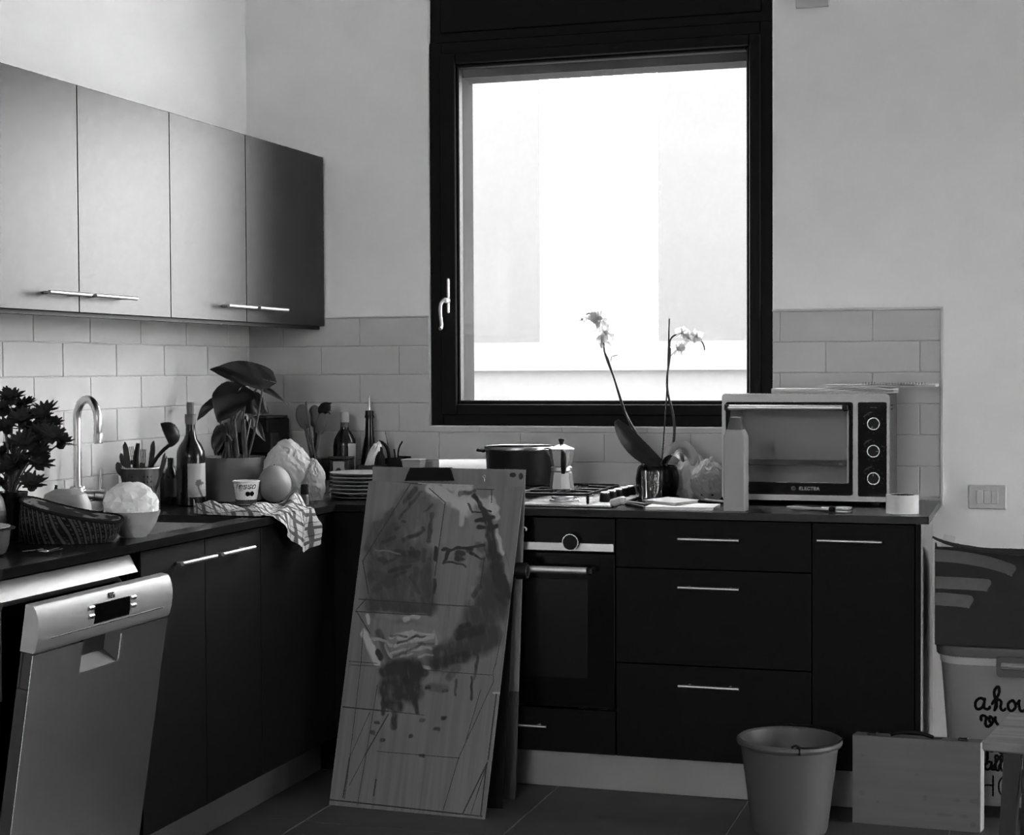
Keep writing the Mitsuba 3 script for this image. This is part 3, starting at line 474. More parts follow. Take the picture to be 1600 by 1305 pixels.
# bouquet in a glass vase
va = thing('vase', 'slim dark glossy vase holding the dark flowers at the left edge', 'vase')
VX, VY = .262, -1.885
part(va, 'body', lathe([(0, .9005), (.036, .9005), (.038, .905), (.037, .96), (.042, 1.024), (.0395, 1.024), (.0345, .96), (.034, .912), (0, .910)], 36, (VX, VY, 0)), 'glass_dark', 30)
bq = thing('flower_bouquet', 'bunch of dark daisy-like flowers standing in the vase', 'flowers')
FH = [(0.2500, -1.9000, 1.2348), (0.2837, -1.8600, 1.2438), (0.3588, -1.9000, 1.2156), (0.2949, -1.9500, 1.1910), (0.2846, -1.8400, 1.1838), (0.3788, -1.9200, 1.1775), (0.2689, -1.8800, 1.1359), (0.3698, -1.9300, 1.1295), (0.3588, -1.8000, 1.1480), (0.3143, -1.9200, 1.1025), (0.2344, -1.8800, 1.1191), (0.3337, -1.9000, 1.0447), (0.2271, -1.8600, 1.0420), (0.3623, -1.8600, 1.1948), (0.2393, -1.8400, 1.2200), (0.3398, -1.9500, 1.2105), (0.3136, -1.8500, 1.1514), (0.2974, -1.9300, 1.2647), (0.4147, -1.9300, 1.1685), (0.3561, -1.9700, 1.1537), (0.3570, -1.9000, 1.0987), (0.2939, -1.9400, 1.0872), (0.3282, -1.8300, 1.2300)]
def flower_head(c, nrm, R, seed):
    r = random.Random(seed); ms = []
    M = frame_of(nrm, V(.3, .2, 1) if abs(nrm[2]) < .9 else V(1, 0, 0))
    for ringi, (n, tilt, k) in enumerate(((13, .25, 1.0), (11, .6, .8))):
        for i in range(n):
            a = 2 * PI * (i + .5 * ringi) / n + r.uniform(-.1, .1); R1 = R * k * r.uniform(.85, 1.1); t = tilt + r.uniform(-.15, .25)
            ca, sa = math.cos(a), math.sin(a); w = R * .17
            def q(s, o, z): return (ca * s - sa * o, sa * s + ca * o, z)
            pts = [q(.1 * R, -.4 * w, 0), q(.1 * R, .4 * w, 0), q(.6 * R1, -w, t * .55 * R1), q(.6 * R1, w, t * .55 * R1), q(R1, -.3 * w, t * R1), q(R1, .3 * w, t * R1), q(.6 * R1, 0, t * .45 * R1)]
            ms.append(mesh(pts, [(0, 1, 6), (0, 6, 2), (1, 3, 6), (2, 6, 4), (3, 5, 6), (4, 6, 5)]))
    ms.append(lathe([(0, -.02), (.010, -.016), (.012, -.004), (.009, .004), (0, .006)], 10))
    m = cat(*ms); m.apply_transform(M); m.apply_translation(c); return m
stems = []
for i, c in enumerate(FH):
    c = V(*c); nrm = c - V(VX + .05, VY, .98); nrm = nrm / np.linalg.norm(nrm) + V(.25, -.45, .15)
    part(bq, 'flower_head', flower_head(c, nrm / np.linalg.norm(nrm), .037, 40 + i), 'flower_dark', False)
    b = V(VX + rng.uniform(-.015, .015), VY + rng.uniform(-.015, .015), .925)
    stems.append(tube([b, b * .35 + V(VX, VY, 1.03) * .65, V(VX, VY, 1.05) * .4 + c * .6, c], .0019, 6, 10))
part(bq, 'stem', cat(*stems), 'stem', 40, 'pale stems', kind='stuff')
lvm = []
for i in range(14):
    c = V(*FH[i % len(FH)]) * rng.uniform(.45, .8); k = c / V(*FH[i % len(FH)]); c = V(VX, VY, 1.06) * (1 - k[0]) + V(*FH[i % len(FH)]) * k[0]
    d = V(rng.uniform(-1, 1), rng.uniform(-1, 1), rng.uniform(-.3, .6)); d /= np.linalg.norm(d); s = np.cross(d, V(0, 0, 1)); s /= np.linalg.norm(s)
    lvm.append(mesh([c, c + d * .022 + s * .008, c + d * .022 - s * .008, c + d * .045], [(0, 1, 3), (0, 3, 2)]))
part(bq, 'leaf', cat(*lvm), 'leaf', False, kind='stuff')

kt = thing('kettle', 'chrome kettle with a rounded lid at the left picture edge', 'kettle')
KX, KY = .262, -2.055
part(kt, 'body', lathe([(0, .9005), (.082, .9005), (.084, .905), (.084, .985), (.078, 1.015), (.066, 1.036), (.05, 1.046), (0, 1.047)], 40, (KX, KY, 0)), 'steel_dark', 30)
part(kt, 'lid_knob', lathe([(0, 1.047), (.008, 1.047), (.012, 1.058), (.011, 1.066), (0, 1.070)], 20, (KX, KY, 0)), 'black_satin', 30)
part(kt, 'handle', tube([(KX - .07, KY - .06, 1.00), (KX - .11, KY - .09, 1.01), (KX - .12, KY - .10, .97), (KX - .08, KY - .07, .925)], .008, 10, 14), 'black_satin', 30)

pb = thing('steel_bowl', 'steel mixing bowl with a flat rim at the left front of the worktop', 'bowl')
part(pb, 'bowl', lathe([(0, .9005), (.085, .9005), (.098, .906), (.106, .925), (.110, .962), (.121, .9635), (.122, .9655), (.109, .966), (.104, .930), (.095, .911), (0, .908)], 48, (.372, -2.245, 0)), 'steel_dark', 30)
pl = thing('grey_plate', 'grey plate resting in the steel bowl', 'plate')
part(pl, 'disc', lathe([(0, .9635), (.070, .9640), (.1095, .9675), (.110, .9695), (.07, .9665), (0, .9660)], 40, (.372, -2.245, 0)), 'pale_plastic', 30)

# woven fabric basket lying beside the bowl
bk = thing('fabric_basket', 'striped woven fabric bread basket, sagging to the right', 'basket')
BC = V(.437, -1.903, 0); AX = V(.954, .30, 0); DX = V(-.30, .954, 0)
def basket_pt(a, t, inset=0.0):
    ca, sa = np.cos(a), np.sin(a)
    sx, sy = np.sign(ca) * np.abs(ca) ** .8, np.sign(sa) * np.abs(sa) ** .8
    hl, hd = .118 + .008 * t - inset, .052 + .006 * t - inset
    e, d = ca * 0 + sx * hl, sy * hd
    ztop = 1.010 - .215 * (e + .125) - .016 * np.maximum(0, -sa) * (1 - (e / .13) ** 2) + .004 * np.sin(3 * a)
    z = .901 + (ztop - .901) * t
    bulge = .004 * np.sin(PI * t) * (1 + .8 * np.sin(9 * a)); e = e + .016 * t - .004
    p = BC + AX * (e * (1 + bulge * 6))[..., None] + DX * (d * (1 + bulge * 6))[..., None]
    p[..., 2] = z; return p
m, uv = grid(lambda u, v: basket_pt(u * 2 * PI, v), 97, 13)
part(bk, 'wall', m, 'knit', uv=uv)
m, uv = grid(lambda u, v: basket_pt(u * 2 * PI, 1 - v * .85, .004), 97, 8)
part(bk, 'lining', m, 'lining', uv=uv, label='pale patterned lining')
aa = np.linspace(0, 2 * PI, 80)
part(bk, 'rim', tube(basket_pt(aa, np.ones_like(aa)), .0042, 8), 'black_matte', 40, 'dark hem')
part(bk, 'bottom', hull(np.vstack([basket_pt(aa, np.zeros_like(aa)), basket_pt(aa, np.zeros_like(aa)) + V(0, 0, .004)])), 'knit', False)
ub = thing('upturned_bowl', 'pale grey upturned bowl showing behind the fabric basket', 'bowl')
part(ub, 'shell', lathe([(.068, .9005), (.071, .9015), (.070, .93), (.066, .975), (.054, 1.003), (.030, 1.015), (.0, 1.017)], 36, (0.2850, -1.6701, 0.0000)), 'squeeze', 30)
br = thing('dish_brush', 'dark thin brush handle poking up behind the basket', 'brush')
bp = V(*(0.2000, -1.5832, 1.0071))
part(br, 'handle', tube([(bp[0] - .01, bp[1], .9005 + .006), (bp[0], bp[1], bp[2] + .012)], [.006, .004], 8), 'black_satin', 30)
ky = thing('key_bunch', 'small bunch of dark keys lying in front of the basket', 'keys')
kc = V(.538, -2.165, .9)
part(ky, 'ring', shift(trimesh.creation.torus(.011, .0012, 24, 8), kc + V(0, 0, .009)), 'chrome', 40)
for i, a in enumerate((10, 75, 130, 200)):
    k = cat(bx(.010, .048, -.0035, .0035, .0005, .0028, .0005), lathe([(0, .0005), (.009, .0005), (.009, .003), (0, .003)], 14, (.008, 0, 0)))
    part(ky, 'key', shift(rot(rot(k, -12 + 6 * i, (0, 1, 0)), a), kc + V(0, 0, .003 + .003 * i)), 'steel_dark', False)

# ribbed bowl with a crumpled paper bundle
bw = one('ribbed_bowl', lathe([(0, .9005), (.034, .9005), (.036, .905), (.046, .916), (.0575, .935), (.0595, .938), (.064, .952), (.0695, .966), (.0705, .968), (.0675, .968), (.056, .936), (.044, .918), (0, .910)], 48, (.527, -1.735, 0)), 'ceramic', 'pale ribbed ceramic bowl at the corner of the sink', 'bowl', smooth=25)
def crumple(c, rx, ry, rz, seed, amp=.18, fr=2.2, sub=4, flat=None):
    m = trimesh.creation.icosphere(subdivisions=sub); v = np.array(m.vertices)
    n1 = np.abs(meshkit.fbm(v * fr + 10, 3, seed) - .5) * 2
    v = v * (1 + amp * (1 - 2.2 * n1))[:, None] * V(rx, ry, rz)
    if flat is not None: v[:, 2] = np.maximum(v[:, 2], flat)
    m.vertices = v + np.asarray(c); return m
pbm = crumple((.520, -1.737, .980), .064, .060, .055, 3, .20, 2.2, 3)
one('paper_bundle', cat(pbm, crumple((.560, -1.727, .985), .024, .03, .026, 9, .3, 2.2, 3)), 'paper', 'crumpled white paper bundle sitting in the ribbed bowl', 'crumpled paper', smooth=12)

# perforated cutlery holder
HX, HY, HRD = .125, -1.000, .058
ch = thing('cutlery_holder', 'perforated steel cutlery holder beside the sink', 'cutlery holder')
def perforated():
    n, rows = 96, 24; zs = np.linspace(.9005, 1.032, rows + 1); f = []; v = []
    for z in zs:
        for j in range(n): a = 2 * PI * j / n; v.append((HX + HRD * math.cos(a), HY + HRD * math.sin(a), z))
    for i in range(rows):
        for j in range(n):
            col = j % 16
            if col in (2, 5, 8) and i in (4, 7, 10, 13, 16, 19): continue
            k = (j + 1) % n; f += [(i * n + j, i * n + k, (i + 1) * n + k), (i * n + j, (i + 1) * n + k, (i + 1) * n + j)]
    return mesh(v, f)
part(ch, 'wall', perforated(), 'steel_dark', True)
part(ch, 'rim', shift(trimesh.creation.torus(HRD, .0022, 48, 8), (HX, HY, 1.032)), 'steel', 40)
part(ch, 'bottom', lathe([(0, .9005), (HRD, .9005), (HRD, .903), (0, .903)], 36, (HX, HY, 0)), 'steel_dark', 30)
def inside(px): return V(HX + px[0], HY + px[1], .905)
def blade(b, t, w, th, mat_, taper=.6):
    d = t - b; l = np.linalg.norm(d); M = frame_of(d, V(.954, .30, 0)); M[:3, 3] = b
    poly = Polygon([(-w * .35, 0), (w * .35, 0), (w * .5, l * .45), (w * .5, l * .86), (w * .25, l * .97), (0, l), (-w * .4, l * .93), (-w * .5, l * .5)])
    m = prism(poly, -th / 2, th / 2); v = np.array(m.vertices); m.vertices = np.stack([v[:, 0], v[:, 2], v[:, 1]], -1); m.invert(); m.apply_transform(M); return m
one('kitchen_knife', blade(inside((.012, .01)), V(*(0.1703, -1.0000, 1.1178)), .017, .0015, 0), 'cutlery', 'knife with a broad upright blade in the cutlery holder', 'knife', smooth=False)
one('spatula', blade(inside((-.03, .0)), V(*(0.0697, -1.0000, 1.1130)), .020, .002, 0), 'dark_plastic', 'dark spatula at the left of the cutlery holder', 'spatula', smooth=False)
one('paring_knife', tube([inside((-.006, -.02)), V(*(0.1212, -1.0200, 1.0708)), V(*(0.1283, -1.0200, 1.1084))], [.006, .0085, .006], 12), 'black_satin', 'knife stuck blade down with a thick black handle upward', 'knife', smooth=40)
def fork(b, t, s=1.0):
    d = t - b; l = np.linalg.norm(d); M = frame_of(d, V(.954, .30, 0)); M[:3, 3] = b
    ms = [bx(-.0028, .0028, -.001, .001, 0, l - .055), bx(-.0095, .0095, -.001, .001, l - .056, l - .042)]
    ms += [bx(x - .0014, x + .0014, -.0008, .0008, l - .044, l) for x in (-.008, -.0027, .0027, .008)]
    m = cat(*ms); m.apply_transform(M); return m
one('fork', fork(inside((.005, -.02)), V(*(0.1459, -1.0200, 1.0908))), 'cutlery', 'fork standing tines up in the cutlery holder', 'fork', smooth=False)
one('fork', fork(inside((-.02, .025)), V(*(0.0780, -0.9800, 1.0963))), 'cutlery', 'fork behind the spatula in the cutlery holder', 'fork', smooth=False)
def spoon(b, t, w=.011):
    d = t - b; l = np.linalg.norm(d); M = frame_of(d, V(.954, .30, 0)); M[:3, 3] = b
    bowl = trimesh.creation.icosphere(subdivisions=2); bowl.apply_scale((w, .004, .022)); bowl.apply_translation((0, 0, l - .022))
    m = cat(tube([(0, 0, 0), (0, 0, l - .035)], .0024, 8), bowl); m.apply_transform(M); return m
one('spoon', spoon(inside((-.03, -.02)), V(*(0.0620, -1.0300, 1.0509))), 'cutlery', 'teaspoon leaning out at the left of the cutlery holder', 'spoon', smooth=40)
one('spoon', spoon(inside((-.035, .01)), V(*(0.0498, -0.9900, 1.0765)), .008), 'cutlery', 'narrow spoon behind the leaning teaspoon', 'spoon', smooth=40)
one('table_knife', blade(inside((.03, .01)), V(*(0.1985, -0.9800, 1.0795)), .010, .0012, 0), 'cutlery', 'table knife leaning right beside the ladle', 'knife', smooth=False)
one('table_knife', blade(inside((.035, -.01)), V(*(0.2218, -1.0100, 1.0714)), .008, .0012, 0), 'cutlery', 'thin knife lowest at the right of the cutlery holder', 'knife', smooth=False)
ld = thing('ladle', 'black plastic soup ladle leaning out of the cutlery holder', 'ladle')
j = V(*(0.2321, -1.0000, 1.1065))
part(ld, 'stem', tube([inside((-.02, -.005)), V(*(0.1678, -1.0050, 1.0409)), V(*(0.1987, -1.0000, 1.0825)), j], [.005, .006, .0055, .006], 10, 18), 'black_satin', 40)
lb = lathe([(0, 0), (.020, .004), (.032, .014), (.0385, .030), (.040, .042), (.038, .042), (.036, .030), (.029, .016), (.018, .007), (0, .003)], 32)
lc = V(*(0.2303, -1.0000, 1.1399)); axis = V(-.82, -.38, -.38); Mx = frame_of(axis / np.linalg.norm(axis), V(0, 0, 1)); lb.apply_transform(Mx); lb.apply_translation(lc - axis / np.linalg.norm(axis) * .026)
part(ld, 'bowl', lb, 'black_satin', 30)

# bottles and jar left of the plant
wn = thing('wine_bottle', 'dark wine bottle with a picture label and the cork stuck in', 'wine bottle')
wx, wy = .190, -.800
part(wn, 'glass', lathe([(0, .9005), (.038, .9005), (.0445, .904), (.045, .91), (.045, 1.055), (.043, 1.075), (.034, 1.095), (.022, 1.112), (.0155, 1.130), (.0145, 1.150), (.0145, 1.170), (.0172, 1.171), (.0172, 1.190), (.0145, 1.192), (0, 1.192)], 40, (wx, wy, 0)), 'bottle_glass', 30)
part(wn, 'capsule', lathe([(.0150, 1.160), (.0158, 1.160), (.0176, 1.172), (.0176, 1.1925), (.013, 1.1935), (.013, 1.16)], 24, (wx, wy, 0)), 'grey_plastic', 30, 'grey foil collar')
part(wn, 'cork', lathe([(0, 1.192), (.0105, 1.192), (.0118, 1.200), (.0122, 1.229), (.011, 1.231), (0, 1.231)], 20, (wx, wy, 0)), 'masking_tape', 30, 'cork')
def wrap(cx, cy, r, z0, z1, a0, a1, n=20):
    a = np.radians(np.linspace(a0, a1, n)); v = []
    for z in (z0, z1):
        for rr in (r, r + .0006): v += [(cx + rr * math.cos(t), cy + rr * math.sin(t), z) for t in a]
    i = np.arange(n - 1); A, Bq, Cq, Dq = i, i + n, i + 2 * n, i + 3 * n
    f = np.vstack([np.stack(q, -1) for q in ((Bq, Bq + 1, Dq + 1), (Bq, Dq + 1, Dq), (Cq, Dq, Dq + 1), (Cq, Dq + 1, Cq + 1), (A, A + 1, Bq + 1), (A, Bq + 1, Bq))]); return mesh(v, f)
part(wn, 'label', wrap(wx, wy, .0452, .930, 1.037, -75, 30), 'wine_label', False, 'pale label with a dark flower')
part(wn, 'back_label', wrap(wx, wy, .0452, .945, 1.020, 175, 260), 'label_dark', False)
sj = thing('spice_bottle', 'small dark bottle tucked behind the wine bottle', 'bottle')
sx, sy = .098, -.765
part(sj, 'glass', lathe([(0, .9005), (.019, .9005), (.021, .904), (.021, .99), (.016, 1.01), (.010, 1.022), (.010, 1.05), (0, 1.05)], 24, (sx, sy, 0)), 'bottle_glass', 30)
part(sj, 'label', wrap(sx, sy, .0212, .925, .985, -120, 10), 'label_dark', False)
tb = one('low_box', cat(bx(.02, .11, -.72, -.62, .9005, .995, .003), bx(.015, .115, -.725, -.615, .995, 1.000, .002)), 'dark_plastic', 'low dark box by the wall between cutlery and wine bottle', 'box', smooth=False)

# plant in its pot
PX, PY = .222, -.560
pp = thing('plant_pot', 'plain grey round plant pot behind the yogurt cup', 'plant pot')
part(pp, 'pot', lathe([(0, .9005), (.092, .9005), (.095, .904), (.099, .98), (.1015, 1.045), (.097, 1.045), (.094, .98), (.0, .96)], 56, (PX, PY, 0)), 'ceramic_grey', 30)
part(pp, 'soil', lathe([(.0, 1.030), (.050, 1.031), (.0955, 1.028), (.0955, 1.02), (0, 1.02)], 32, (PX, PY, 0)), 'soil', 40)
an = thing('potted_plant', 'dark broad-leaved plant growing in the grey pot', 'plant')
def leaf(base, tip, width, nrm, droop=.15, fold=.12, heart=.25, n=15, mth=13):
    base, tip = V(*base), V(*tip); d = tip - base; l = np.linalg.norm(d); d = d / l; nrm = V(*nrm); s = np.cross(nrm, d); s /= np.linalg.norm(s); nn = np.cross(d, s)
    def fn(u, v):
        t = u; prof = np.sin(PI * np.clip(t, 0, 1) ** .62) ** .8 * (1 - .25 * t)
        x = (v - .5) * 2; back = -heart * l * np.abs(x) ** 1.5 * (1 - t) ** 3
        return base + d * (t * l + back)[..., None] + s * (x * width / 2 * np.maximum(prof, .02))[..., None] + nn * (fold * width * np.abs(x) ** 1.3 * prof - droop * l * (t - .3) ** 2 + .012 * np.sin(9 * t + 4 * x) * prof * width * 6)[..., None]
    m, uv = grid(fn, n, mth); return m
LV = [(((0.3220, -0.5400, 1.3037)), ((0.1557, -0.6000, 1.3471)), .105, (.1, -.85, .55), .25), (((0.2327, -0.5500, 1.2615)), ((0.2155, -0.6600, 1.1667)), .150, (.2, -.95, .3), .1),
      (((0.1290, -0.5200, 1.2266)), ((0.0801, -0.5600, 1.1694)), .045, (.3, -.6, .7), .3), (((0.2230, -0.4700, 1.2301)), ((0.2936, -0.4400, 1.1884)), .090, (0, -.9, .4), .2),
      (((0.2932, -0.5200, 1.2781)), ((0.4002, -0.5000, 1.2223)), .030, (.1, -.5, .85), .2), (((0.2539, -0.5000, 1.1684)), ((0.2928, -0.4600, 1.0917)), .040, (.3, -.7, .6), .2),
      (((0.2037, -0.6200, 1.1358)), ((0.2026, -0.6600, 1.0534)), .050, (.3, -.9, .3), .1), (((0.1912, -0.5000, 1.3082)), ((0.2447, -0.4500, 1.2904)), .09, (0, -.8, .6), .2)]
for i, (b, t, w, nr, dr_) in enumerate(LV):
    part(an, 'leaf', leaf(b, t, w, nr, dr_), 'leaf', True)
for i, (b, *_) in enumerate(LV):
    r0 = V(PX + .045 * math.cos(i * 2.4), PY + .03 * math.sin(i * 2.4), 1.028)
    part(an, 'stem', tube([r0, r0 * .55 + V(*b) * .45 + V(.012 * math.cos(i), 0, .02), V(*b)], [.0042, .0028], 8, 12), 'stem', 40)
for i, (q, top) in enumerate((((0.2000, -0.5600, 1.0482), (0.1918, -0.5600, 1.1592)), ((0.2405, -0.5700, 1.0492), (0.2175, -0.5500, 1.1697)), ((0.2660, -0.5600, 1.0489), (0.2629, -0.5700, 1.1705)))):
    part(an, 'stem', tube([V(q[0], q[1], 1.028), V(*top)], [.008, .005], 10), 'stem', 40)

# black coffee grinder boxes in the corner
cf = thing('coffee_machine', 'black boxy coffee machine in the corner behind the plant', 'coffee machine')
part(cf, 'column', bx(.085, .190, -.240, -.060, .9005, 1.160, .004), 'black_satin', 20)
part(cf, 'head', bx(.080, .235, -.300, -.241, 1.04, 1.115, .006), 'black_satin', 20)
part(cf, 'lid', bx(.088, .187, -.235, -.065, 1.1605, 1.170, .003), 'dark_plastic', 20)
part(cf, 'base', bx(.080, .236, -.300, -.2405, .9005, .918, .004), 'black_satin', 20)
sp = thing('black_spoon', 'black serving spoon with a glint standing behind the plant pot', 'spoon')
m = trimesh.creation.icosphere(subdivisions=3); m.apply_scale((.027, .008, .043)); c_ = V(*(0.0794, -0.4000, 1.0874)); m.apply_translation(c_)
part(sp, 'bowl', m, 'black_gloss', 40)
part(sp, 'stem', tube([V(c_[0], c_[1], .9055), c_], .004, 8), 'black_gloss', 40)

# yogurt cup, melon, bags, small bottles
cu = thing('yogurt_cup', 'white paper cup with two dark cherries printed on it', 'cup')
ux, uy = .338, -.705
part(cu, 'cup', lathe([(0, .9005), (.0315, .9005), (.0322, .903), (.0418, .972), (.0445, .973), (.0450, .9755), (.0435, .977), (.0405, .974), (.031, .906), (0, .905)], 40, (ux, uy, 0)), 'paper', 30)
part(cu, 'dark_band', lathe([(.0322, .9015), (.0328, .9015), (.0349, .9165), (.0343, .9165)], 40, (ux, uy, 0)), 'label_dark', 30)
def on_cup(m):      # the flat drawing (x, y) is bent round the cup, x = 0 facing the camera
    v = np.array(m.vertices); r = .0322 + (.0418 - .0322) * (v[:, 1] - .903) / .069 + .0004 + v[:, 2]; a = math.radians(-62) + v[:, 0] / .0385
    m = m.copy(); m.vertices = np.stack([ux + r * np.cos(a), uy + r * np.sin(a), v[:, 1]], -1); return m
def cup_text(s, h, x, z, bold, shear=.25):
    t = meshkit.text_mesh(s, h, .0003, bold); w = t.bounds[1][0] - t.bounds[0][0]; v = np.array(t.vertices); v[:, 0] += shear * v[:, 1] - w / 2 + x; v[:, 1] += z; t.vertices = v; return on_cup(t.subdivide_to_size(.004))
part(cu, 'lettering', cup_text('resso', .0190, -.006, .9515, False), 'label_dark', False)
part(cu, 'lettering', cup_text('dessert', .0032, -.020, .9455, False), 'label_dark', False)
part(cu, 'cherry_print', on_cup(trimesh.util.concatenate([prism(shapely.Point(x, .936).buffer(.0078), 0, .0003).subdivide() for x in (.003, .0175)])), 'ink', False)
ml = thing('melon', 'smooth pale round melon beside the yogurt cup', 'melon')
m = trimesh.creation.icosphere(subdivisions=4); v = np.array(m.vertices); v[:, :2] *= (1 - .10 * np.clip(v[:, 2], 0, 1))[:, None]; v *= V(.0555, .0555, .061); m.vertices = v + V(.402, -.632, .9625)
part(ml, 'fruit', m, 'melon', True)
part(ml, 'stalk', cyl((.402, -.632, 1.021), (.403, -.632, 1.0255), .003, 8), 'stem', 40)
def bag(c, rx, ry, h, seed, knot=True):
    m = trimesh.creation.icosphere(subdivisions=5); v = np.array(m.vertices)
    n1 = np.abs(meshkit.fbm(v * 1.7 + seed, 4, seed) - .5) * 2; n2 = np.abs(meshkit.fbm(v * 4.2 + seed, 3, seed + 5) - .5) * 2
    w = np.where(v[:, 2] > .3, 1 - .35 * (v[:, 2] - .3) ** 1.2, 1)
    v = v * (1 + .26 * (.55 - n1) + .13 * (.5 - n2))[:, None]; v[:, :2] *= w[:, None]
    v *= V(rx, ry, h / 2); v[:, 2] = np.maximum(v[:, 2], -h / 2 * .88); m.vertices = v + V(c[0], c[1], .9005 + h / 2 * .88); return m
one('plastic_bag', bag((.395, -.515), .074, .058, .198, 4), 'bag_film', 'tall white plastic bag bunched behind the melon', 'plastic bag', smooth=30)
one('plastic_bag', bag((.478, -.500), .036, .045, .135, 14), 'bag_film_dark', 'smaller greyish plastic bag behind the little dropper bottle', 'plastic bag', smooth=30)
sb_ = thing('dropper_bottle', 'tiny bottle with a black cap at the right end of the towel', 'bottle')
dx_, dy_ = .540, -.700
part(sb_, 'body', lathe([(0, .9005), (.0125, .9005), (.0135, .903), (.0135, .930), (.011, .935), (0, .935)], 24, (dx_, dy_, 0)), 'grey_plastic', 30)
part(sb_, 'cap', lathe([(0, .9355), (.012, .9355), (.0125, .940), (.012, .962), (.010, .967), (0, .967)], 24, (dx_, dy_, 0)), 'black_matte', 30, 'black cap')
vl = thing('tiny_vial', 'tiny dark vial with a white cap left of the dropper bottle', 'vial')
part(vl, 'body', lathe([(0, .9005), (.005, .9005), (.005, .910), (0, .910)], 14, (.520, -.712, 0)), 'black_satin', 30)
part(vl, 'cap', lathe([(0, .9105), (.0055, .9105), (.0055, .919), (0, .919)], 14, (.520, -.712, 0)), 'white_plastic', 30)

# tea towel on the worktop edge
def towel(u, v):
    sm = lambda a, b, x: np.clip((x - a) / (b - a), 0, 1) ** 2 * (3 - 2 * np.clip((x - a) / (b - a), 0, 1))
    U = [0, .12, .30, .46, .56, .75, .90, 1.0]
    ip = lambda ys: np.interp(u, U, ys)
    bx0, by0 = ip([.315, .325, .365, .410, .430, .470, .500, .520]), ip([-1.015, -1.03, -1.00, -.96, -.93, -.87, -.82, -.79])
    fx_, fy_ = ip([.355, .400, .500, .600, .6225, .6225, .6225, .6225]), ip([-1.09, -1.12, -1.135, -1.135, -1.115, -.985, -.885, -.825])
    hang = ip([0, 0, 0, 0, .004, .085, .130, .112])
    Lf = np.hypot(fx_ - bx0, fy_ - by0); s = v * (Lf + hang); q = np.clip(s / Lf, 0, 1); h = np.maximum(0, s - Lf)
    wr = meshkit.fbm(np.stack([u * 13, v * 4, u * 0], -1), 3, 3) - .5
    arch = np.sin(PI * q) ** .6
    z = (.021 - .006 * sm(.5, .7, u)) * arch * (1 + .9 * wr) + .010 * np.sin(q * 8 + u * 17) * arch + .022 * sm(.82, .92, u) * np.sin(PI * np.clip(q * 1.3, 0, 1)) + .016 * sm(.12, .0, u) * arch
    z = np.where(h > 0, .004 * np.exp(-h / .012) - h, np.maximum(z, 0))
    fold = np.clip(h / .05, 0, 1)
    x = bx0 + (fx_ - bx0) * q + np.where(h > 0, .006 + .012 * fold * (1 + np.sin(u * 31 + 1.2)) + .03 * wr * fold, 0)
    y = by0 + (fy_ - by0) * q + np.where(h > 0, h * (.55 - 1.1 * sm(.5, .8, u) + .45 * sm(.85, 1, u)) * .55, 0)
    return np.stack([x, y, .9035 + z], -1)
m, uv = grid(towel, 120, 60)
one('tea_towel', m, 'towel_cloth', 'checked tea towel bunched on the worktop and hanging over its edge', 'towel', uv=uv)

# utensil jar
uj = thing('utensil_jar', 'dark glass jar of wooden spoons in the corner', 'jar')
jx, jy = .335, -.175
part(uj, 'glass', lathe([(0, .9005), (.056, .9005), (.060, .906), (.060, 1.00), (.064, 1.022)], 40, (jx, jy, 0)), 'smoked_glass', True)
def wspoon(px0, tip, w, hl, nm, lab, mat='spoon_wood'):
    tip = V(*tip); b = V(jx + px0[0], jy + px0[1], .906); d = tip - b; l = np.linalg.norm(d); M = frame_of(d, V(.954, .30, 0)); M[:3, 3] = b
    m = trimesh.creation.icosphere(subdivisions=3); m.apply_scale((w, .006, hl)); m.apply_translation((0, 0, l - hl))
    m = cat(m, tube([(0, 0, 0), (0, 0, l - hl)], [.0045, .006], 10)); m.apply_transform(M)
    return one(nm, m, mat, lab, 'spoon', smooth=40)
wspoon((.02, .0), (0.2902, -0.1800, 1.2110), .026, .045, 'wooden_spoon', 'wooden spoon with a wide oval head leaning left in the jar')
wspoon((.0, .02), (0.3308, -0.1500, 1.2081), .024, .04, 'wooden_spoon', 'wooden spoon whose head is half hidden behind the stick in the jar')
wspoon((-.02, .0), (0.3804, -0.1900, 1.1821), .020, .040, 'wooden_spoon', 'narrow wooden spoon below the black slotted head in the jar')
one('wooden_stick', tube([V(jx + .03, jy - .01, .906), V(*(0.3237, -0.2100, 1.2206))], [.005, .0035], 8), 'spoon_wood', 'thin wooden stick standing among the spoons in the jar', 'stick', smooth=40)
pf = thing('pasta_fork', 'black toothed pasta fork leaning right out of the jar', 'pasta fork')
tp = V(*(0.3741, -0.1700, 1.1996))
part(pf, 'stem', tube([V(jx - .02, jy + .015, .906), V(*(0.3541, -0.1700, 1.1589))], [.004, .005], 8), 'black_satin', 40)
hm = trimesh.creation.icosphere(subdivisions=3); hm.apply_scale((.020, .012, .026)); hm.apply_transform(frame_of(V(.7, .2, .7), V(1, 0, -1))); hm.apply_translation(tp + V(.002, 0, -.003))
part(pf, 'head', cat(hm, *[tube([tp + V(.004 + .006 * k, -.004 * k, .012 - .008 * k), tp + V(.030, -.004 * k, .016 - .013 * k)], [.0045, .002], 8) for k in range(4)]), 'black_satin', 40)

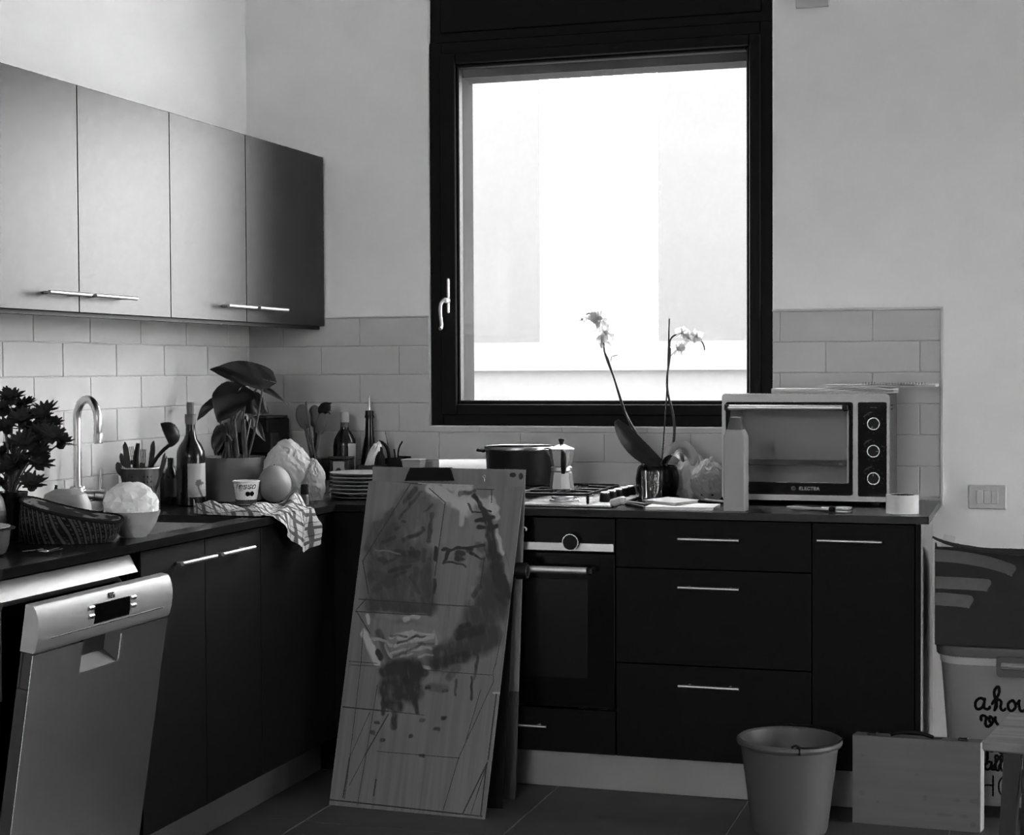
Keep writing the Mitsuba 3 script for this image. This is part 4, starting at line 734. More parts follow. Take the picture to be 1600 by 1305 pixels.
# bottles behind the plates
b1 = thing('liquor_bottle', 'broad dark bottle with a pale screw cap behind the small tin', 'bottle')
bx1, by1 = .428, -.112
part(b1, 'glass', lathe([(0, .9005), (.036, .9005), (.0405, .905), (.041, .91), (.041, 1.065), (.038, 1.085), (.026, 1.108), (.0155, 1.122), (.0140, 1.14), (0, 1.142)], 36, (bx1, by1, 0)), 'bottle_glass', 30)
part(b1, 'neck_band', lathe([(.0142, 1.118), (.0150, 1.118), (.0150, 1.146), (.0142, 1.146)], 24, (bx1, by1, 0)), 'grey_plastic', 30)
part(b1, 'cap', lathe([(0, 1.1465), (.0162, 1.1465), (.0166, 1.150), (.0162, 1.180), (.0145, 1.183), (0, 1.183)], 24, (bx1, by1, 0)), 'pale_plastic', 30, 'pale screw cap')
part(b1, 'label', wrap(bx1, by1, .0412, .96, 1.072, -50, 5), 'label', False, 'pale rounded label')
b2 = thing('oil_bottle', 'tall slim dark oil bottle with a steel pouring spout', 'bottle')
bx2, by2 = .500, -.055
part(b2, 'glass', lathe([(0, .9005), (.030, .9005), (.034, .905), (.034, .985), (.030, 1.02), (.022, 1.065), (.0155, 1.10), (.0135, 1.155), (.0135, 1.160), (.0175, 1.161), (.0175, 1.169), (.0145, 1.170), (.0145, 1.186), (0, 1.187)], 36, (bx2, by2, 0)), 'bottle_glass', 30)
part(b2, 'spout', tube([(bx2, by2, 1.187), (bx2, by2, 1.215), (bx2 + .001, by2 - .002, 1.238)], [.0055, .0038, .0036], 10), 'steel', 40, 'steel spout')
tn = thing('tea_tin', 'small tin with a framed picture label left behind the plates', 'tin')
part(tn, 'box', bx(.418, .494, -.232, -.180, .9005, 1.020, .004), 'dark_plastic', 20)
part(tn, 'lid', bx(.416, .496, -.234, -.178, 1.0205, 1.030, .003), 'dark_plastic', 20)
part(tn, 'label', bx(.435, .478, -.2330, -.2315, .925, 1.014, .0004), 'label', False, 'pale framed label')
part(tn, 'picture', to_xz(prism(sbox(.447, .965, .466, .982).union(shapely.Point(.4565, .982).buffer(.0095)), 0, .0005), -.2331), 'label_dark', False)
db = thing('dark_box', 'open dark box holding crumpled tissue behind the plates', 'box')
part(db, 'wall', cat(bx(.512, .596, -.202, -.199, .9005, 1.000, .001), bx(.512, .596, -.133, -.130, .9005, 1.0, .001), bx(.512, .515, -.199, -.133, .9005, 1.0, .001), bx(.593, .596, -.199, -.133, .9005, 1.0, .001), bx(.515, .593, -.199, -.133, .9005, .904, .0005)), 'dark_plastic', False)
ts = crumple((.547, -.168, 1.020), .018, .020, .060, 21, .25, 1.8, 4); ts = rot(ts, 24, (0.3, 1, 0), (.547, -.168, .99))
one('tissue', ts, 'paper', 'crumpled white tissue sticking up from the dark box', 'tissue', smooth=20)
one('black_pouch', crumple((.584, -.168, 1.005), .014, .022, .055, 31, .25, 1.6, 3), 'black_matte', 'black crumpled pouch beside the tissue in the dark box', 'pouch', smooth=25)
# pen tray
pt_ = thing('pen_tray', 'dark tray of pens and tools by the wall left of the roll', 'tray')
part(pt_, 'wall', cat(bx(.572, .664, -.122, -.119, .9005, 1.020, .001), bx(.572, .664, -.063, -.060, .9005, 1.02, .001), bx(.572, .575, -.119, -.063, .9005, 1.02, .001), bx(.661, .664, -.119, -.063, .9005, 1.02, .001), bx(.575, .661, -.119, -.063, .9005, .904, .0005)), 'black_satin', False)
def stick(name, lab, cat_, b, t, r, mat, pts=None, taper=1.0):
    return one(name, tube([b] + (pts or []) + [t], [r, r * taper], 8, 14 if pts else 0), mat, lab, cat_, smooth=40)
stick('scissors', 'dark curved tool handle bending left out of the pen tray', 'scissors', V(.600, -.095, .906), V(*(0.5534, -0.1000, 1.0784)), .0055, 'black_satin', [V(*(0.5899, -0.0950, 1.0220)), V(*(0.5680, -0.1000, 1.0740))])
stick('pencil', 'tall pointed pencil standing in the pen tray', 'pencil', V(.617, -.09, .906), V(*(0.5740, -0.0900, 1.1144)), .0042, 'grey_plastic', None, .25)
stick('allen_key', 'bent dark rod standing in the pen tray', 'hex key', V(.630, -.09, .906), V(*(0.6392, -0.0900, 1.0787)), .0030, 'black_satin', [V(*(0.6218, -0.0900, 1.0221)), V(*(0.6245, -0.0900, 1.0515))])
stick('pencil', 'short dark pencil leaning left in the pen tray', 'pencil', V(.632, -.10, .906), V(*(0.6114, -0.1000, 1.0518)), .0032, 'black_satin')
stick('pen', 'dark pen lying across the right end of the pen tray', 'pen', V(*(0.6179, -0.0800, 1.0215)) + V(0, 0, .0032), V(*(0.6662, -0.0800, 1.0198)) + V(0, 0, .0036), .0032, 'black_satin')
wb_ = thing('white_dish', 'small white square dish behind the clipped board', 'dish')
part(wb_, 'body', hull([(x * .034 * k + .704, y * .030 * k - .150, z) for k, z in ((.85, .9905), (1, 1.016)) for x in (-1, 1) for y in (-1, 1)]), 'ceramic', False)
part(wb_, 'rim', bx(.668, .740, -.183, -.117, 1.0165, 1.0215, .002), 'ceramic', 20)
tbx = one('storage_tin', bx(.668, .740, -.190, -.110, .9005, .990, .004), 'dark_plastic', 'dark tin under the white dish', 'tin', smooth=20)
rl = thing('paper_roll', 'white paper roll lying against the wall behind the boards', 'paper roll')
rc0, rc1 = V(.795, -.150, .9605), V(.965, -.085, .9605)
part(rl, 'roll', tube([rc0, rc0 + (rc1 - rc0) * .01, rc1], [.057, .060, .060], 40), 'paper', 40)
rl2 = part(rl, 'core', tube([rc0 + (rc0 - rc1) * .004, rc0 + (rc1 - rc0) * .02], .019, 20), 'cardboard', 40)

# stack of plates
for i in range(6):
    z = .912 + i * .0128
    one('dinner_plate', lathe([(0, z), (.070, z), (.075, z + .003), (.1175, z + .0085), (.1185, z + .0105), (.1170, z + .0118), (.074, z + .0062), (0, z + .0040)], 56, (.604, -.355, 0)), 'ceramic', ('topmost white plate of the stack' if i == 5 else 'lowest white plate of the stack' if i == 0 else f'{["", "second", "third", "fourth", "fifth"][i]} white plate from the bottom of the stack'), 'plate', 'white plates stacked behind the boards', smooth=30)
one('dark_plate', lathe([(0, .9005), (.07, .9005), (.112, .9055), (.113, .908), (.07, .906), (.05, .9115), (0, .9115)], 48, (.604, -.355, 0)), 'ceramic_grey', 'dark dish under the stack of white plates', 'plate', smooth=30)
one('glass_ornament', crumple((.462, -.348, .925), .018, .018, .026, 5, .35, 3.0, 2, ), 'clear_glass', 'faceted clear glass ornament left of the plates', 'ornament', smooth=False)

# ================================================================ THINGS ON THE BACK WORKTOP
hb = thing('gas_hob', 'steel gas hob with black cast grates', 'hob')
part(hb, 'plate', cat(bx(.945, 1.515, -.575, -.075, .9005, .908, .003)), 'hob_steel', 20)
BRN = [(1.085, -.215, .040), (1.085, -.43, .034), (1.325, -.215, .034), (1.325, -.43, .040)]
for (x, y, r) in BRN:
    bu = part(hb, 'burner', lathe([(0, .908), (r + .008, .908), (r + .006, .914), (r, .916), (r, .924), (r * .9, .926), (0, .926)], 28, (x, y, 0)), 'steel', 30)
    part(bu, 'burner_cap', lathe([(0, .9265), (r * .8, .9265), (r * .82, .930), (r * .7, .933), (0, .934)], 28, (x, y, 0)), 'black_matte', 30)
for gx0, gx1 in ((.975, 1.200), (1.210, 1.428)):
    y0, y1, h, r = -.545, -.105, .938, .0048
    corner = lambda a, b: [(a[0], a[1], h), (b[0], b[1], h)]
    ms = [tube([(gx0 + .03, y0, .912), (gx0 + .03, y0, .912), (gx1 - .03, y0, .912)], r, 8)]
    loop = [(gx0, y0 + .02, h), (gx0, y1 - .02, h), (gx0 + .02, y1, h), (gx1 - .02, y1, h), (gx1, y1 - .02, h), (gx1, y0 + .02, h), (gx1 - .02, y0, h), (gx0 + .02, y0, h), (gx0, y0 + .02, h)]
    ms = [tube(loop, r, 8)]
    cx = (gx0 + gx1) / 2
    for cy in (-.215, -.43):
        for a in (0, 90, 180, 270):
            dx, dy = math.cos(math.radians(a)), math.sin(math.radians(a))
            e = (gx1 - gx0) / 2 if dx else .105
            ms.append(tube([(cx + dx * e, cy + dy * e, h), (cx + dx * .03, cy + dy * .03, h + .003)], r * .9, 8))
    ms.append(tube([(gx0, -.3225, h), (gx1, -.3225, h)], r, 8))
    for (x, y) in ((gx0 + .002, y0 + .03), (gx1 - .002, y0 + .03), (gx0 + .002, y1 - .03), (gx1 - .002, y1 - .03)): ms.append(cyl((x, y, .9085), (x, y, h), r, 8))
    part(hb, 'grate', cat(*ms), 'black_satin', 40, 'black cast grate')
for i in range(5):
    t = i / 4; x, y = 1.458 + .012 * t, -.42 + .30 * t
    kn = part(hb, 'knob', lathe([(0, .9085), (.017, .9085), (.018, .912), (.016, .934), (0, .934)], 20, (x, y, 0)), 'black_satin', 30)
    part(kn, 'knob_top', lathe([(0, .9345), (.0150, .9345), (.0150, .938), (.012, .940), (0, .940)], 20, (x, y, 0)), 'aluminium', 30)

po = thing('cooking_pot', 'wide black cooking pot with a steel rim on the hob', 'pot')
cx_, cy_ = 1.112, -.205
part(po, 'body', lathe([(0, .9435), (.108, .9435), (.114, .948), (.120, 1.064), (.116, 1.064), (.110, .952), (0, .949)], 56, (cx_, cy_, 0)), 'black_satin', 30)
part(po, 'rim', lathe([(.117, 1.0605), (.1225, 1.0605), (.1245, 1.064), (.1240, 1.071), (.1215, 1.0735), (.117, 1.071)], 56, (cx_, cy_, 0)), 'steel_polished_dark', 30, 'steel rim')
part(po, 'handle', tube([(cx_ - .121, cy_ - .03, 1.055), (cx_ - .148, cy_ - .02, 1.058), (cx_ - .148, cy_ + .02, 1.058), (cx_ - .121, cy_ + .03, 1.055)], .005, 8), 'black_satin', 40)

mk = thing('moka_pot', 'aluminium moka pot with a black handle on the front burner', 'moka pot')
mx, my = 1.307, -.395
def octa(prof, a0=11): return rot(lathe(prof, 8), a0)
part(mk, 'boiler', shift(octa([(0, .9435), (.0395, .9435), (.041, .946), (.0335, .998), (.031, 1.002), (0, 1.002)], 14), (mx, my, 0)), 'aluminium', False)
part(mk, 'collar', lathe([(0, 1.0025), (.0335, 1.0025), (.0345, 1.004), (.0345, 1.014), (.032, 1.016), (0, 1.016)], 32, (mx, my, 0)), 'aluminium', 30)
part(mk, 'upper_chamber', shift(octa([(0, 1.0165), (.030, 1.0165), (.032, 1.019), (.0415, 1.068), (.043, 1.070), (.043, 1.072), (0, 1.072)], 14), (mx, my, 0)), 'aluminium', False)
part(mk, 'spout', hull([(mx - .043, my - .012, 1.071), (mx - .043, my + .010, 1.071), (mx - .055, my - .004, 1.0715), (mx - .036, my - .006, 1.045), (mx - .036, my + .004, 1.045)]), 'aluminium', False)
ldm = part(mk, 'lid', shift(octa([(0, 1.0725), (.0435, 1.0725), (.0430, 1.0745), (.012, 1.0875), (0, 1.0885)], 14), (mx, my, 0)), 'aluminium', False)
part(ldm, 'lid_knob', lathe([(0, 1.088), (.0055, 1.088), (.0065, 1.094), (.0100, 1.104), (.0085, 1.107), (0, 1.107)], 14, (mx, my, 0)), 'black_satin', 30)
hdv = V(.36, -.93, 0)
part(mk, 'handle', tube([V(mx, my, 1.066) + hdv * .040, V(mx, my, 1.068) + hdv * .055, V(mx, my, 1.055) + hdv * .064, V(mx, my, 1.012) + hdv * .062, V(mx, my, .998) + hdv * .058], [.005, .0075, .009, .0085, .006], 10, 18), 'black_satin', 40, 'black handle')

one('eraser_block', rot(rot(bx(1.505, 1.560, -.555, -.530, .9005, .924, .005), -14, (0, 1, 0), (1.5325, -.54, .9005)), -30, (0, 0, 1), (1.5325, -.5425, .9)), 'white_plastic', 'small white block lying at the front corner of the hob', 'eraser', smooth=20)
for m_ in (scene['eraser_block'],): m_['to_world'] = mi.ScalarTransform4f().translate([0, 0, .0072])

nb = thing('notepad', 'white pad of paper lying at the worktop edge', 'notepad')
Q = [(1.630, -.600), (1.838, -.592), (1.832, -.440), (1.628, -.450)]
part(nb, 'pages', prism(Polygon(Q), .9005, .9085), 'paper', False)
part(nb, 'cover', prism(Polygon(Q).buffer(.001), .9086, .9098), 'paper', False)
bo = thing('notebook', 'grey notebook lying on the white pad', 'notebook')
Q2 = [(1.598, -.470), (1.716, -.560), (1.760, -.420), (1.640, -.320)]
part(bo, 'pages', prism(Polygon(Q2).buffer(-.002), .9110, .9172), 'paper_grey', False)
part(bo, 'cover', prism(Polygon(Q2), .9174, .9192), 'paper_grey', False)
part(bo, 'back_cover', prism(Polygon(Q2), .9100, .9108), 'paper_grey', False)
for i, (p0, p1, mat, lab) in enumerate((((1.745, -.300), (1.835, -.365), 'black_satin', 'dark marker pen right of the notebook'), ((1.750, -.265), (1.840, -.330), 'grey_plastic', 'grey marker pen behind the dark one'), ((1.535, -.455), (1.615, -.570), 'black_satin', 'dark pencil left of the white pad'), ((1.520, -.395), (1.605, -.480), 'grey_plastic', 'grey pencil pointing at the notebook'))):
    pn = thing('pen', lab, 'pen', 'pens lying by the notebook')
    a, b = V(p0[0], p0[1], .9058), V(p1[0], p1[1], .9058); part(pn, 'barrel', tube([a, b], .005, 10), mat, 40); part(pn, 'tip', tube([b, b + (b - a) / np.linalg.norm(b - a) * .012], [.0045, .001], 10), 'steel_dark', 40)

# orchid
og = thing('orchid_pot', 'dark round glass pot of the orchid', 'plant pot')
ox, oy = 1.577, -.185
part(og, 'pot', lathe([(0, .9005), (.050, .9005), (.060, .905), (.071, .94), (.073, .968), (.066, 1.002), (.060, 1.012), (.057, 1.012), (.063, .998), (.069, .968), (.066, .94), (.055, .912), (0, .908)], 44, (ox, oy, 0)), 'black_gloss', 30)
part(og, 'bark', lathe([(0, 1.006), (.03, 1.008), (.0575, 1.003), (.058, .99), (0, .99)], 24, (ox, oy, 0)), 'soil', 40)
tg = thing('drinking_glass', 'clear drinking glass standing in front of the orchid pot', 'glass')
part(tg, 'glass', lathe([(0, .9010), (.031, .9010), (.033, .904), (.036, 1.000)], 36, (1.583, -.297, 0)), 'pane', True)
part(tg, 'thick_base', lathe([(0, .9015), (.030, .9015), (.031, .905), (.030, .909), (0, .909)], 36, (1.583, -.297, 0)), 'clear_glass', True)
oc = thing('orchid', 'two-stemmed pale orchid flowering in front of the window', 'orchid')
def opath(*px): return [V(*q) for q in px]
S1 = opath((1.5898, -0.1800, 1.0163), (1.5424, -0.1800, 1.0561), (1.4949, -0.1800, 1.1321), (1.4624, -0.1800, 1.1957), (1.4256, -0.1800, 1.3106), (1.3973, -0.1800, 1.3875), (1.3909, -0.1800, 1.4408), (1.3779, -0.1800, 1.4899), (1.3560, -0.1800, 1.5158), (1.3317, -0.1800, 1.5119))
part(oc, 'stem', tube(S1, [.0046, .0040, .0032, .0018], 8, 60), 'stem', True)
S2 = opath((1.6027, -0.1800, 1.0165), (1.6265, -0.1800, 1.0696), (1.6330, -0.1800, 1.1287), (1.6246, -0.1800, 1.1961), (1.6119, -0.1800, 1.2467), (1.6099, -0.1800, 1.3120), (1.6186, -0.1800, 1.3962), (1.6209, -0.1800, 1.4278), (1.6337, -0.1800, 1.4402), (1.6636, -0.1800, 1.4441), (1.6998, -0.1800, 1.4374), (1.7231, -0.1800, 1.4204), (1.7336, -0.1800, 1.3911))
part(oc, 'stem', tube(S2, [.0048, .0042, .0032, .0018], 8, 70), 'stem', True)
part(oc, 'support_stick', tube(opath((1.5175, -0.1850, 1.0518), (1.4830, -0.1850, 1.1449), (1.4095, -0.1850, 1.3661), (1.3964, -0.1850, 1.3917)), .0022, 8), 'stem', 40)
part(oc, 'support_stick', tube(opath((1.5909, -0.1850, 1.0103), (1.6020, -0.1850, 1.1540), (1.6109, -0.1850, 1.2805), (1.6178, -0.1850, 1.4949)), .0024, 8), 'stem', 40)
part(oc, 'stem', tube(opath((1.6121, -0.1800, 1.3605), (1.6250, -0.1800, 1.3772), (1.6422, -0.1800, 1.3918)), .0012, 6), 'stem', 40)
part(oc, 'stem', tube(opath((1.4170, -0.1800, 1.3533), (1.4214, -0.1800, 1.3724), (1.4411, -0.1800, 1.3765)), .0011, 6), 'stem', 40)
def orchid_flower(c, R, seed, nrm):
    r = random.Random(seed); ms = []; M = frame_of(V(*nrm) / np.linalg.norm(nrm), V(r.uniform(-.4, .4), 0, 1)); 
    for i, (a, l, w) in enumerate(((0, 1, .75), (72, 1.05, 1.1), (144, .95, .7), (216, .95, .7), (288, 1.05, 1.1))):
        def fn(u, v, a=math.radians(a), l=l * R, w=w * R):
            x = (v - .5) * w * np.sin(PI * np.clip(u, .04, .97) ** .8); s = u * l
            return np.stack([s * math.cos(a) - x * math.sin(a), s * math.sin(a) + x * math.cos(a), .35 * R * u * u - .25 * R * np.abs(v - .5)], -1)
        ms.append(grid(fn, 6, 5)[0])
    ms.append(shift(trimesh.creation.icosphere(subdivisions=1, radius=R * .2), (0, 0, R * .12)))
    m = cat(*ms); m.apply_transform(M); m.apply_translation(c); return m
for i, (q, R) in enumerate((((1.3573, -0.1850, 1.5135), .020), ((1.3849, -0.1900, 1.5002), .024), ((1.3691, -0.1800, 1.4879), .018), ((1.4067, -0.1900, 1.4510), .026), ((1.3953, -0.1800, 1.4258), .020), ((1.3219, -0.1850, 1.4969), .012), ((1.6614, -0.1900, 1.4481), .021), ((1.6817, -0.1850, 1.4312), .018), ((1.7081, -0.1900, 1.4351), .020), ((1.6485, -0.1900, 1.3959), .020), ((1.6625, -0.1850, 1.4063), .017))):
    part(oc, 'flower', orchid_flower(V(*q), R * (1.6 if i < 6 else 1.3), i, (rng.uniform(-.8, .8), -1, rng.uniform(-.5, .3))), 'petal', False, 'pale translucent orchid flower')
def strap(pts, w, nrm, fold=.25):
    c = spline(pts, 22); t = np.gradient(c, axis=0); t /= np.linalg.norm(t, axis=1, keepdims=True); s = np.cross(t, V(*nrm)); s /= np.linalg.norm(s, axis=1, keepdims=True); nn = np.cross(s, t)
    def fn(u, v):
        i = np.rint(u * 21).astype(int); pr = np.sin(PI * np.clip(u, .06, .985)) ** .45; x = (v - .5) * 2
        return c[i] + s[i] * (x * w / 2 * pr)[..., None] + nn[i] * (fold * w * np.abs(x) ** 1.4 * pr)[..., None]
    return grid(fn, 22, 9)[0]
part(oc, 'leaf', strap(opath((1.5941, -0.1800, 1.0122), (1.5533, -0.2000, 1.0360), (1.5065, -0.2300, 1.0813), (1.4750, -0.2600, 1.1306), (1.4582, -0.2700, 1.1623)), .066, (.30, -.93, .25), .12), 'leaf', True, 'long dark strap leaf')
part(oc, 'leaf', strap(opath((1.6027, -0.1800, 1.0123), (1.6328, -0.2000, 1.0579), (1.6648, -0.2100, 1.0713), (1.6902, -0.2100, 1.0548), (1.7007, -0.2100, 1.0131)), .046, (.0, -.75, .6)), 'leaf_pale', True, 'paler arching leaf')
part(oc, 'leaf', strap(opath((1.5984, -0.1800, 1.0122), (1.6242, -0.2200, 1.0379), (1.6581, -0.2600, 1.0486), (1.6832, -0.2800, 1.0293)), .036, (.0, -.5, .8)), 'leaf', True)
part(oc, 'air_root', tube(opath((1.5210, -0.2000, 1.0589), (1.5233, -0.2100, 1.0447), (1.5309, -0.2150, 1.0197), (1.5416, -0.2150, 0.9966)), .0022, 6, 10), 'stem', 40)

one('plastic_bag', bag((1.672, -.085), .050, .045, .150, 44), 'bag_film', 'pale plastic bag with a knotted top behind the orchid pot', 'plastic bag', smooth=30)
lo = thing('plastic_bag', 'see-through plastic bag of dark stuff left of the toaster oven', 'plastic bag')
part(lo, 'film', bag((1.742, -.150), .052, .052, .130, 54), 'bag_film_dark', 30)
part(lo, 'contents', crumple((1.742, -.150, .930), .045, .045, .029, 8, .15, 2, 3), 'black_matte', 30)
part(lo, 'tied_end', tube(opath((1.7228, -0.1600, 0.9852), (1.7398, -0.1600, 1.0150), (1.7547, -0.1600, 1.0404)), [.008, .004, .0055], 8, 10), 'bag_film', 40)

# squeeze bottle
sq = thing('squeeze_bottle', 'pale grey square bottle with a conical cap before the toaster oven', 'bottle')
qx, qy = 1.902, -.560
def sqr(w0, z, r): return [(x, y, z) for x, y in rrect(qx - w0, qx + w0, qy - w0, qy + w0, r).exterior.coords]
part(sq, 'body', hull(sqr(.0325, .9005, .006) + sqr(.0335, .904, .006) + sqr(.0335, 1.126, .006) + sqr(.0255, 1.146, .008)), 'squeeze', 25)
part(sq, 'cap', hull(sqr(.0245, 1.1465, .012) + sqr(.0170, 1.181, .010) + sqr(.0155, 1.183, .010)), 'lid_plastic', 25)

# toaster oven
to = thing('toaster_oven', 'silver-framed black toaster oven at the right end of the worktop', 'toaster oven')
TX0, TX1, TY0, TY1, TZ0, TZ1 = 1.814, 2.336, -.310, -.012, .914, 1.250
part(to, 'housing', cat(bx(TX0 + .004, TX0 + .008, TY0 + .02, TY1, TZ0, TZ1 - .003, .001), bx(TX1 - .008, TX1 - .001, TY0 + .02, TY1, TZ0, TZ1 - .003, .001), bx(TX0 + .008, TX1 - .008, TY0 + .02, TY1, TZ1 - .010, TZ1 - .003, .001), bx(TX0 + .008, TX1 - .008, TY0 + .02, TY1, TZ0, TZ0 + .006, .001), bx(TX0 + .008, TX1 - .008, TY1 - .006, TY1, TZ0 + .006, TZ1 - .010, .001)), 'lid_plastic', False)
for i in range(14):
    part(to, 'vent', bx(TX1 - .0012, TX1 - .0002, TY0 + .06 + .012 * (i % 7), TY0 + .066 + .012 * (i % 7), TZ1 - .040 - .012 * (i // 7), TZ1 - .036 - .012 * (i // 7), 0), 'black_matte', False)
fr = rrect(TX0, TX1, TZ0, TZ1, .012); DX0, DX1 = TX0 + .012, 2.225; CX0, CX1 = 2.240, TX1 - .010
fr2 = fr.difference(rrect(DX0, DX1, TZ0 + .018, TZ1 - .026, .008)).difference(rrect(CX0, CX1 + .002, TZ0 + .016, TZ1 - .026, .006))
part(to, 'front_frame', to_xz(prism(fr2, 0, .022), TY0 + .022), 'dw_steel', False, 'silver front frame')
dr_o = to_xz(prism(rrect(DX0 + .001, DX1 - .001, TZ0 + .019, TZ1 - .027, .007).difference(rrect(DX0 + .012, DX1 - .012, .970, 1.200, .004)), 0, .014), TY0 + .018)
td = part(to, 'door', dr_o, 'black_gloss', False, 'black glass door')
part(td, 'glass', to_xz(prism(rrect(DX0 + .0125, DX1 - .0125, .9705, 1.1995, .004), 0, .0002), TY0 + .012), 'pane', False)
part(td, 'handle', cat(tube([(DX0 + .012, TY0 - .026, 1.207), (DX1 - .030, TY0 - .026, 1.207)], .0085, 12)), 'steel', 40, 'bright bar handle')
for hx in (DX0 + .007, DX1 - .022): part(td, 'handle_post', bx(hx - .006, hx + .010, TY0 - .034, TY0 + .004, 1.197, 1.217, .003), 'black_satin', 20)
part(td, 'lettering', lettering('ELECTRA', .0105, 2.090, TY0 + .0040, .9520, .0006, True), 'pale_plastic', False)
part(td, 'emblem', to_xz(prism(shapely.Point(2.040, .952).buffer(.0075).difference(sbox(2.038, .9515, 2.050, .9535)), 0, .0006), TY0 + .0040), 'grey_plastic', False)
ci = part(to, 'cavity', cat(plane_box(DX0 + .004, DX1 - .004, TY1 - .020, TY1 - .017, .945, 1.215), plane_box(DX0 + .004, DX0 + .007, TY0 + .024, TY1 - .02, .945, 1.215), plane_box(DX1 - .007, DX1 - .004, TY0 + .024, TY1 - .02, .945, 1.215), plane_box(DX0 + .007, DX1 - .007, TY0 + .024, TY1 - .02, .945, .948), plane_box(DX0 + .007, DX1 - .007, TY0 + .024, TY1 - .02, 1.212, 1.215)), 'cavity', False)
part(to, 'tray', cat(bx(DX0 + .010, DX1 - .010, TY0 + .05, TY1 - .03, 1.020, 1.024, .001), hull([(DX0 + .010, TY0 + .045, 1.024), (DX1 - .03, TY0 + .045, 1.024), (DX0 + .010, TY0 + .050, 1.040), (DX1 - .010, TY0 + .050, 1.040), (DX0 + .010, TY0 + .045, 1.020), (DX1 - .03, TY0 + .045, 1.020)])), 'black_satin', False)
part(to, 'rack_post', cat(cyl((DX1 - .018, TY0 + .03, .96), (DX1 - .018, TY0 + .03, 1.20), .004, 8)), 'steel', 40)
pc = part(to, 'control_panel', to_xz(prism(rrect(CX0 + .0005, CX1 + .0015, TZ0 + .0165, TZ1 - .0265, .005), 0, .012), TY0 + .016), 'black_gloss', False)
for zc in (1.157, 1.072, .987):
    kk = part(pc, 'knob', to_xz(prism(shapely.Point(0, 0).buffer(.0165, quad_segs=12), 0, .016), 0), 'black_satin', 30)
    k2 = part(pc, 'knob_ring', to_xz(prism(shapely.Point(0, 0).buffer(.0192, quad_segs=12).difference(shapely.Point(0, 0).buffer(.0168, quad_segs=12)), 0, .012), 0), 'steel', 30, 'bright ring round the knob')
    an_ = {1.157: -160, 1.072: 90, .987: 0}[zc]
    k3 = part(pc, 'pointer', rot(to_xz(prism(sbox(-.0008, .008, .0008, .0155), .016, .0168), 0), an_, (0, 1, 0)), 'pale_plastic', False)
    for k_ in (kk, k2, k3): scene[k_]['to_world'] = mi.ScalarTransform4f().translate([2.288, TY0 + .004, zc])
    part(pc, 'dial_marks', cat(*[to_xz(prism(shapely.Point(2.288 + .030 * math.cos(a), zc + .030 * math.sin(a)).buffer(.0013, quad_segs=3), 0, .0004), TY0 + .004) for a in np.radians(range(-120, 181, 30))]), 'lid_plastic', False)
    arcp = LineString([(2.288 + .036 * math.cos(a), zc + .036 * math.sin(a)) for a in np.radians(np.linspace(100, 145, 8))]).buffer(.0022)
    part(pc, 'dial_caption', to_xz(prism(arcp, 0, .0004), TY0 + .004), 'dark_plastic', False)
part(pc, 'caption', lettering('ELECTRA', .0035, 2.288, TY0 + .004, 1.207, .0004), 'grey_plastic', False)
for x in (TX0 + .05, TX1 - .05):
    for y in (TY0 + .05, TY1 - .05): part(to, 'foot', lathe([(0, .9005), (.014, .9005), (.016, .906), (.016, .914), (0, .914)], 18, (x, y, 0)), 'black_matte', 30)

# papers lying on the toaster oven
def thicken(fn, nu, nv, dz):
    a = grid(fn, nu, nv)[0]; n = nu * nv; v = np.array(a.vertices); f = np.array(a.faces)
    idx = np.arange(n).reshape(nu, nv); loop = np.r_[idx[:, 0], idx[-1, 1:], idx[-2::-1, -1], idx[0, -2:0:-1]]; nx = np.roll(loop, -1)
    side = np.vstack([np.stack([loop, nx, nx + n], -1), np.stack([loop, nx + n, loop + n], -1)])
    return mesh(np.vstack([v, v + V(0, 0, dz)]), np.vstack([f[:, ::-1], f + n, side]))
def sheet_stack(x0, x1, y0, y1, z, n, seed):
    ms = []
    for i in range(n):
        def fn(u, v, i=i):
            X = x0 + (x1 - x0) * u; Y = y0 + (y1 - y0) * v + .004 * math.sin(i * 2.1); Z = z + .0030 * i + .0060 * np.maximum(0, np.sin(u * 7 + seed + i * .6)) * (.5 + u) * (i / n)
            return np.stack([X, Y, Z], -1)
        ms.append(thicken(fn, 26, 6, .0026))
    return cat(*ms)
one('magazine', sheet_stack(1.965, 2.345, -.270, -.070, 1.2505, 5, .3), 'paper', 'thin stack of pale papers lying on the toaster oven', 'papers', smooth=40)
one('sketchpad', sheet_stack(2.130, 2.470, -.250, -.060, 1.2700, 3, 2.4), 'paper', 'spiral pad jutting out over the right side of the toaster oven', 'sketchpad', smooth=40)
part('sketchpad', 'spiral', cat(*[shift(rot(trimesh.creation.torus(.0042, .0006, 12, 5), 90, (0, 1, 0)), (2.250 + .009 * i, -.255, 1.281)) for i in range(22)]), 'black_satin', 40, 'dark wire spiral')

# brushes and tape on the worktop front
pb1 = thing('paint_brush', 'flat paint brush with a pale handle lying before the toaster oven', 'paint brush')
p0, p1 = V(2.050, -.515, .9085), V(2.195, -.555, .9085)
dd_ = (p1 - p0); part(pb1, 'handle', tube([p0, p0 + dd_ * .05, p0 + dd_ * .3, p0 + dd_ * .7, p0 + dd_ * .74], [.005, .0068, .0065, .0045, .005], 12, 20), 'pale_plastic', 40)
part(pb1, 'ferrule', tube([p0 + dd_ * .74, p0 + dd_ * .90], [.0068, .0075], 12), 'aluminium', 40)
part(pb1, 'bristles', tube([p0 + dd_ * .905, p0 + dd_ * 1.0], [.0070, .0065], 12), 'black_matte', 40)
lt = thing('metal_box', 'small bright metal box at the brush tip', 'box')
part(lt, 'box', rot(bx(2.205, 2.245, -.580, -.545, .9005, .9185, .002), -16, (0, 0, 1), (2.22, -.56, 0)), 'steel', False)
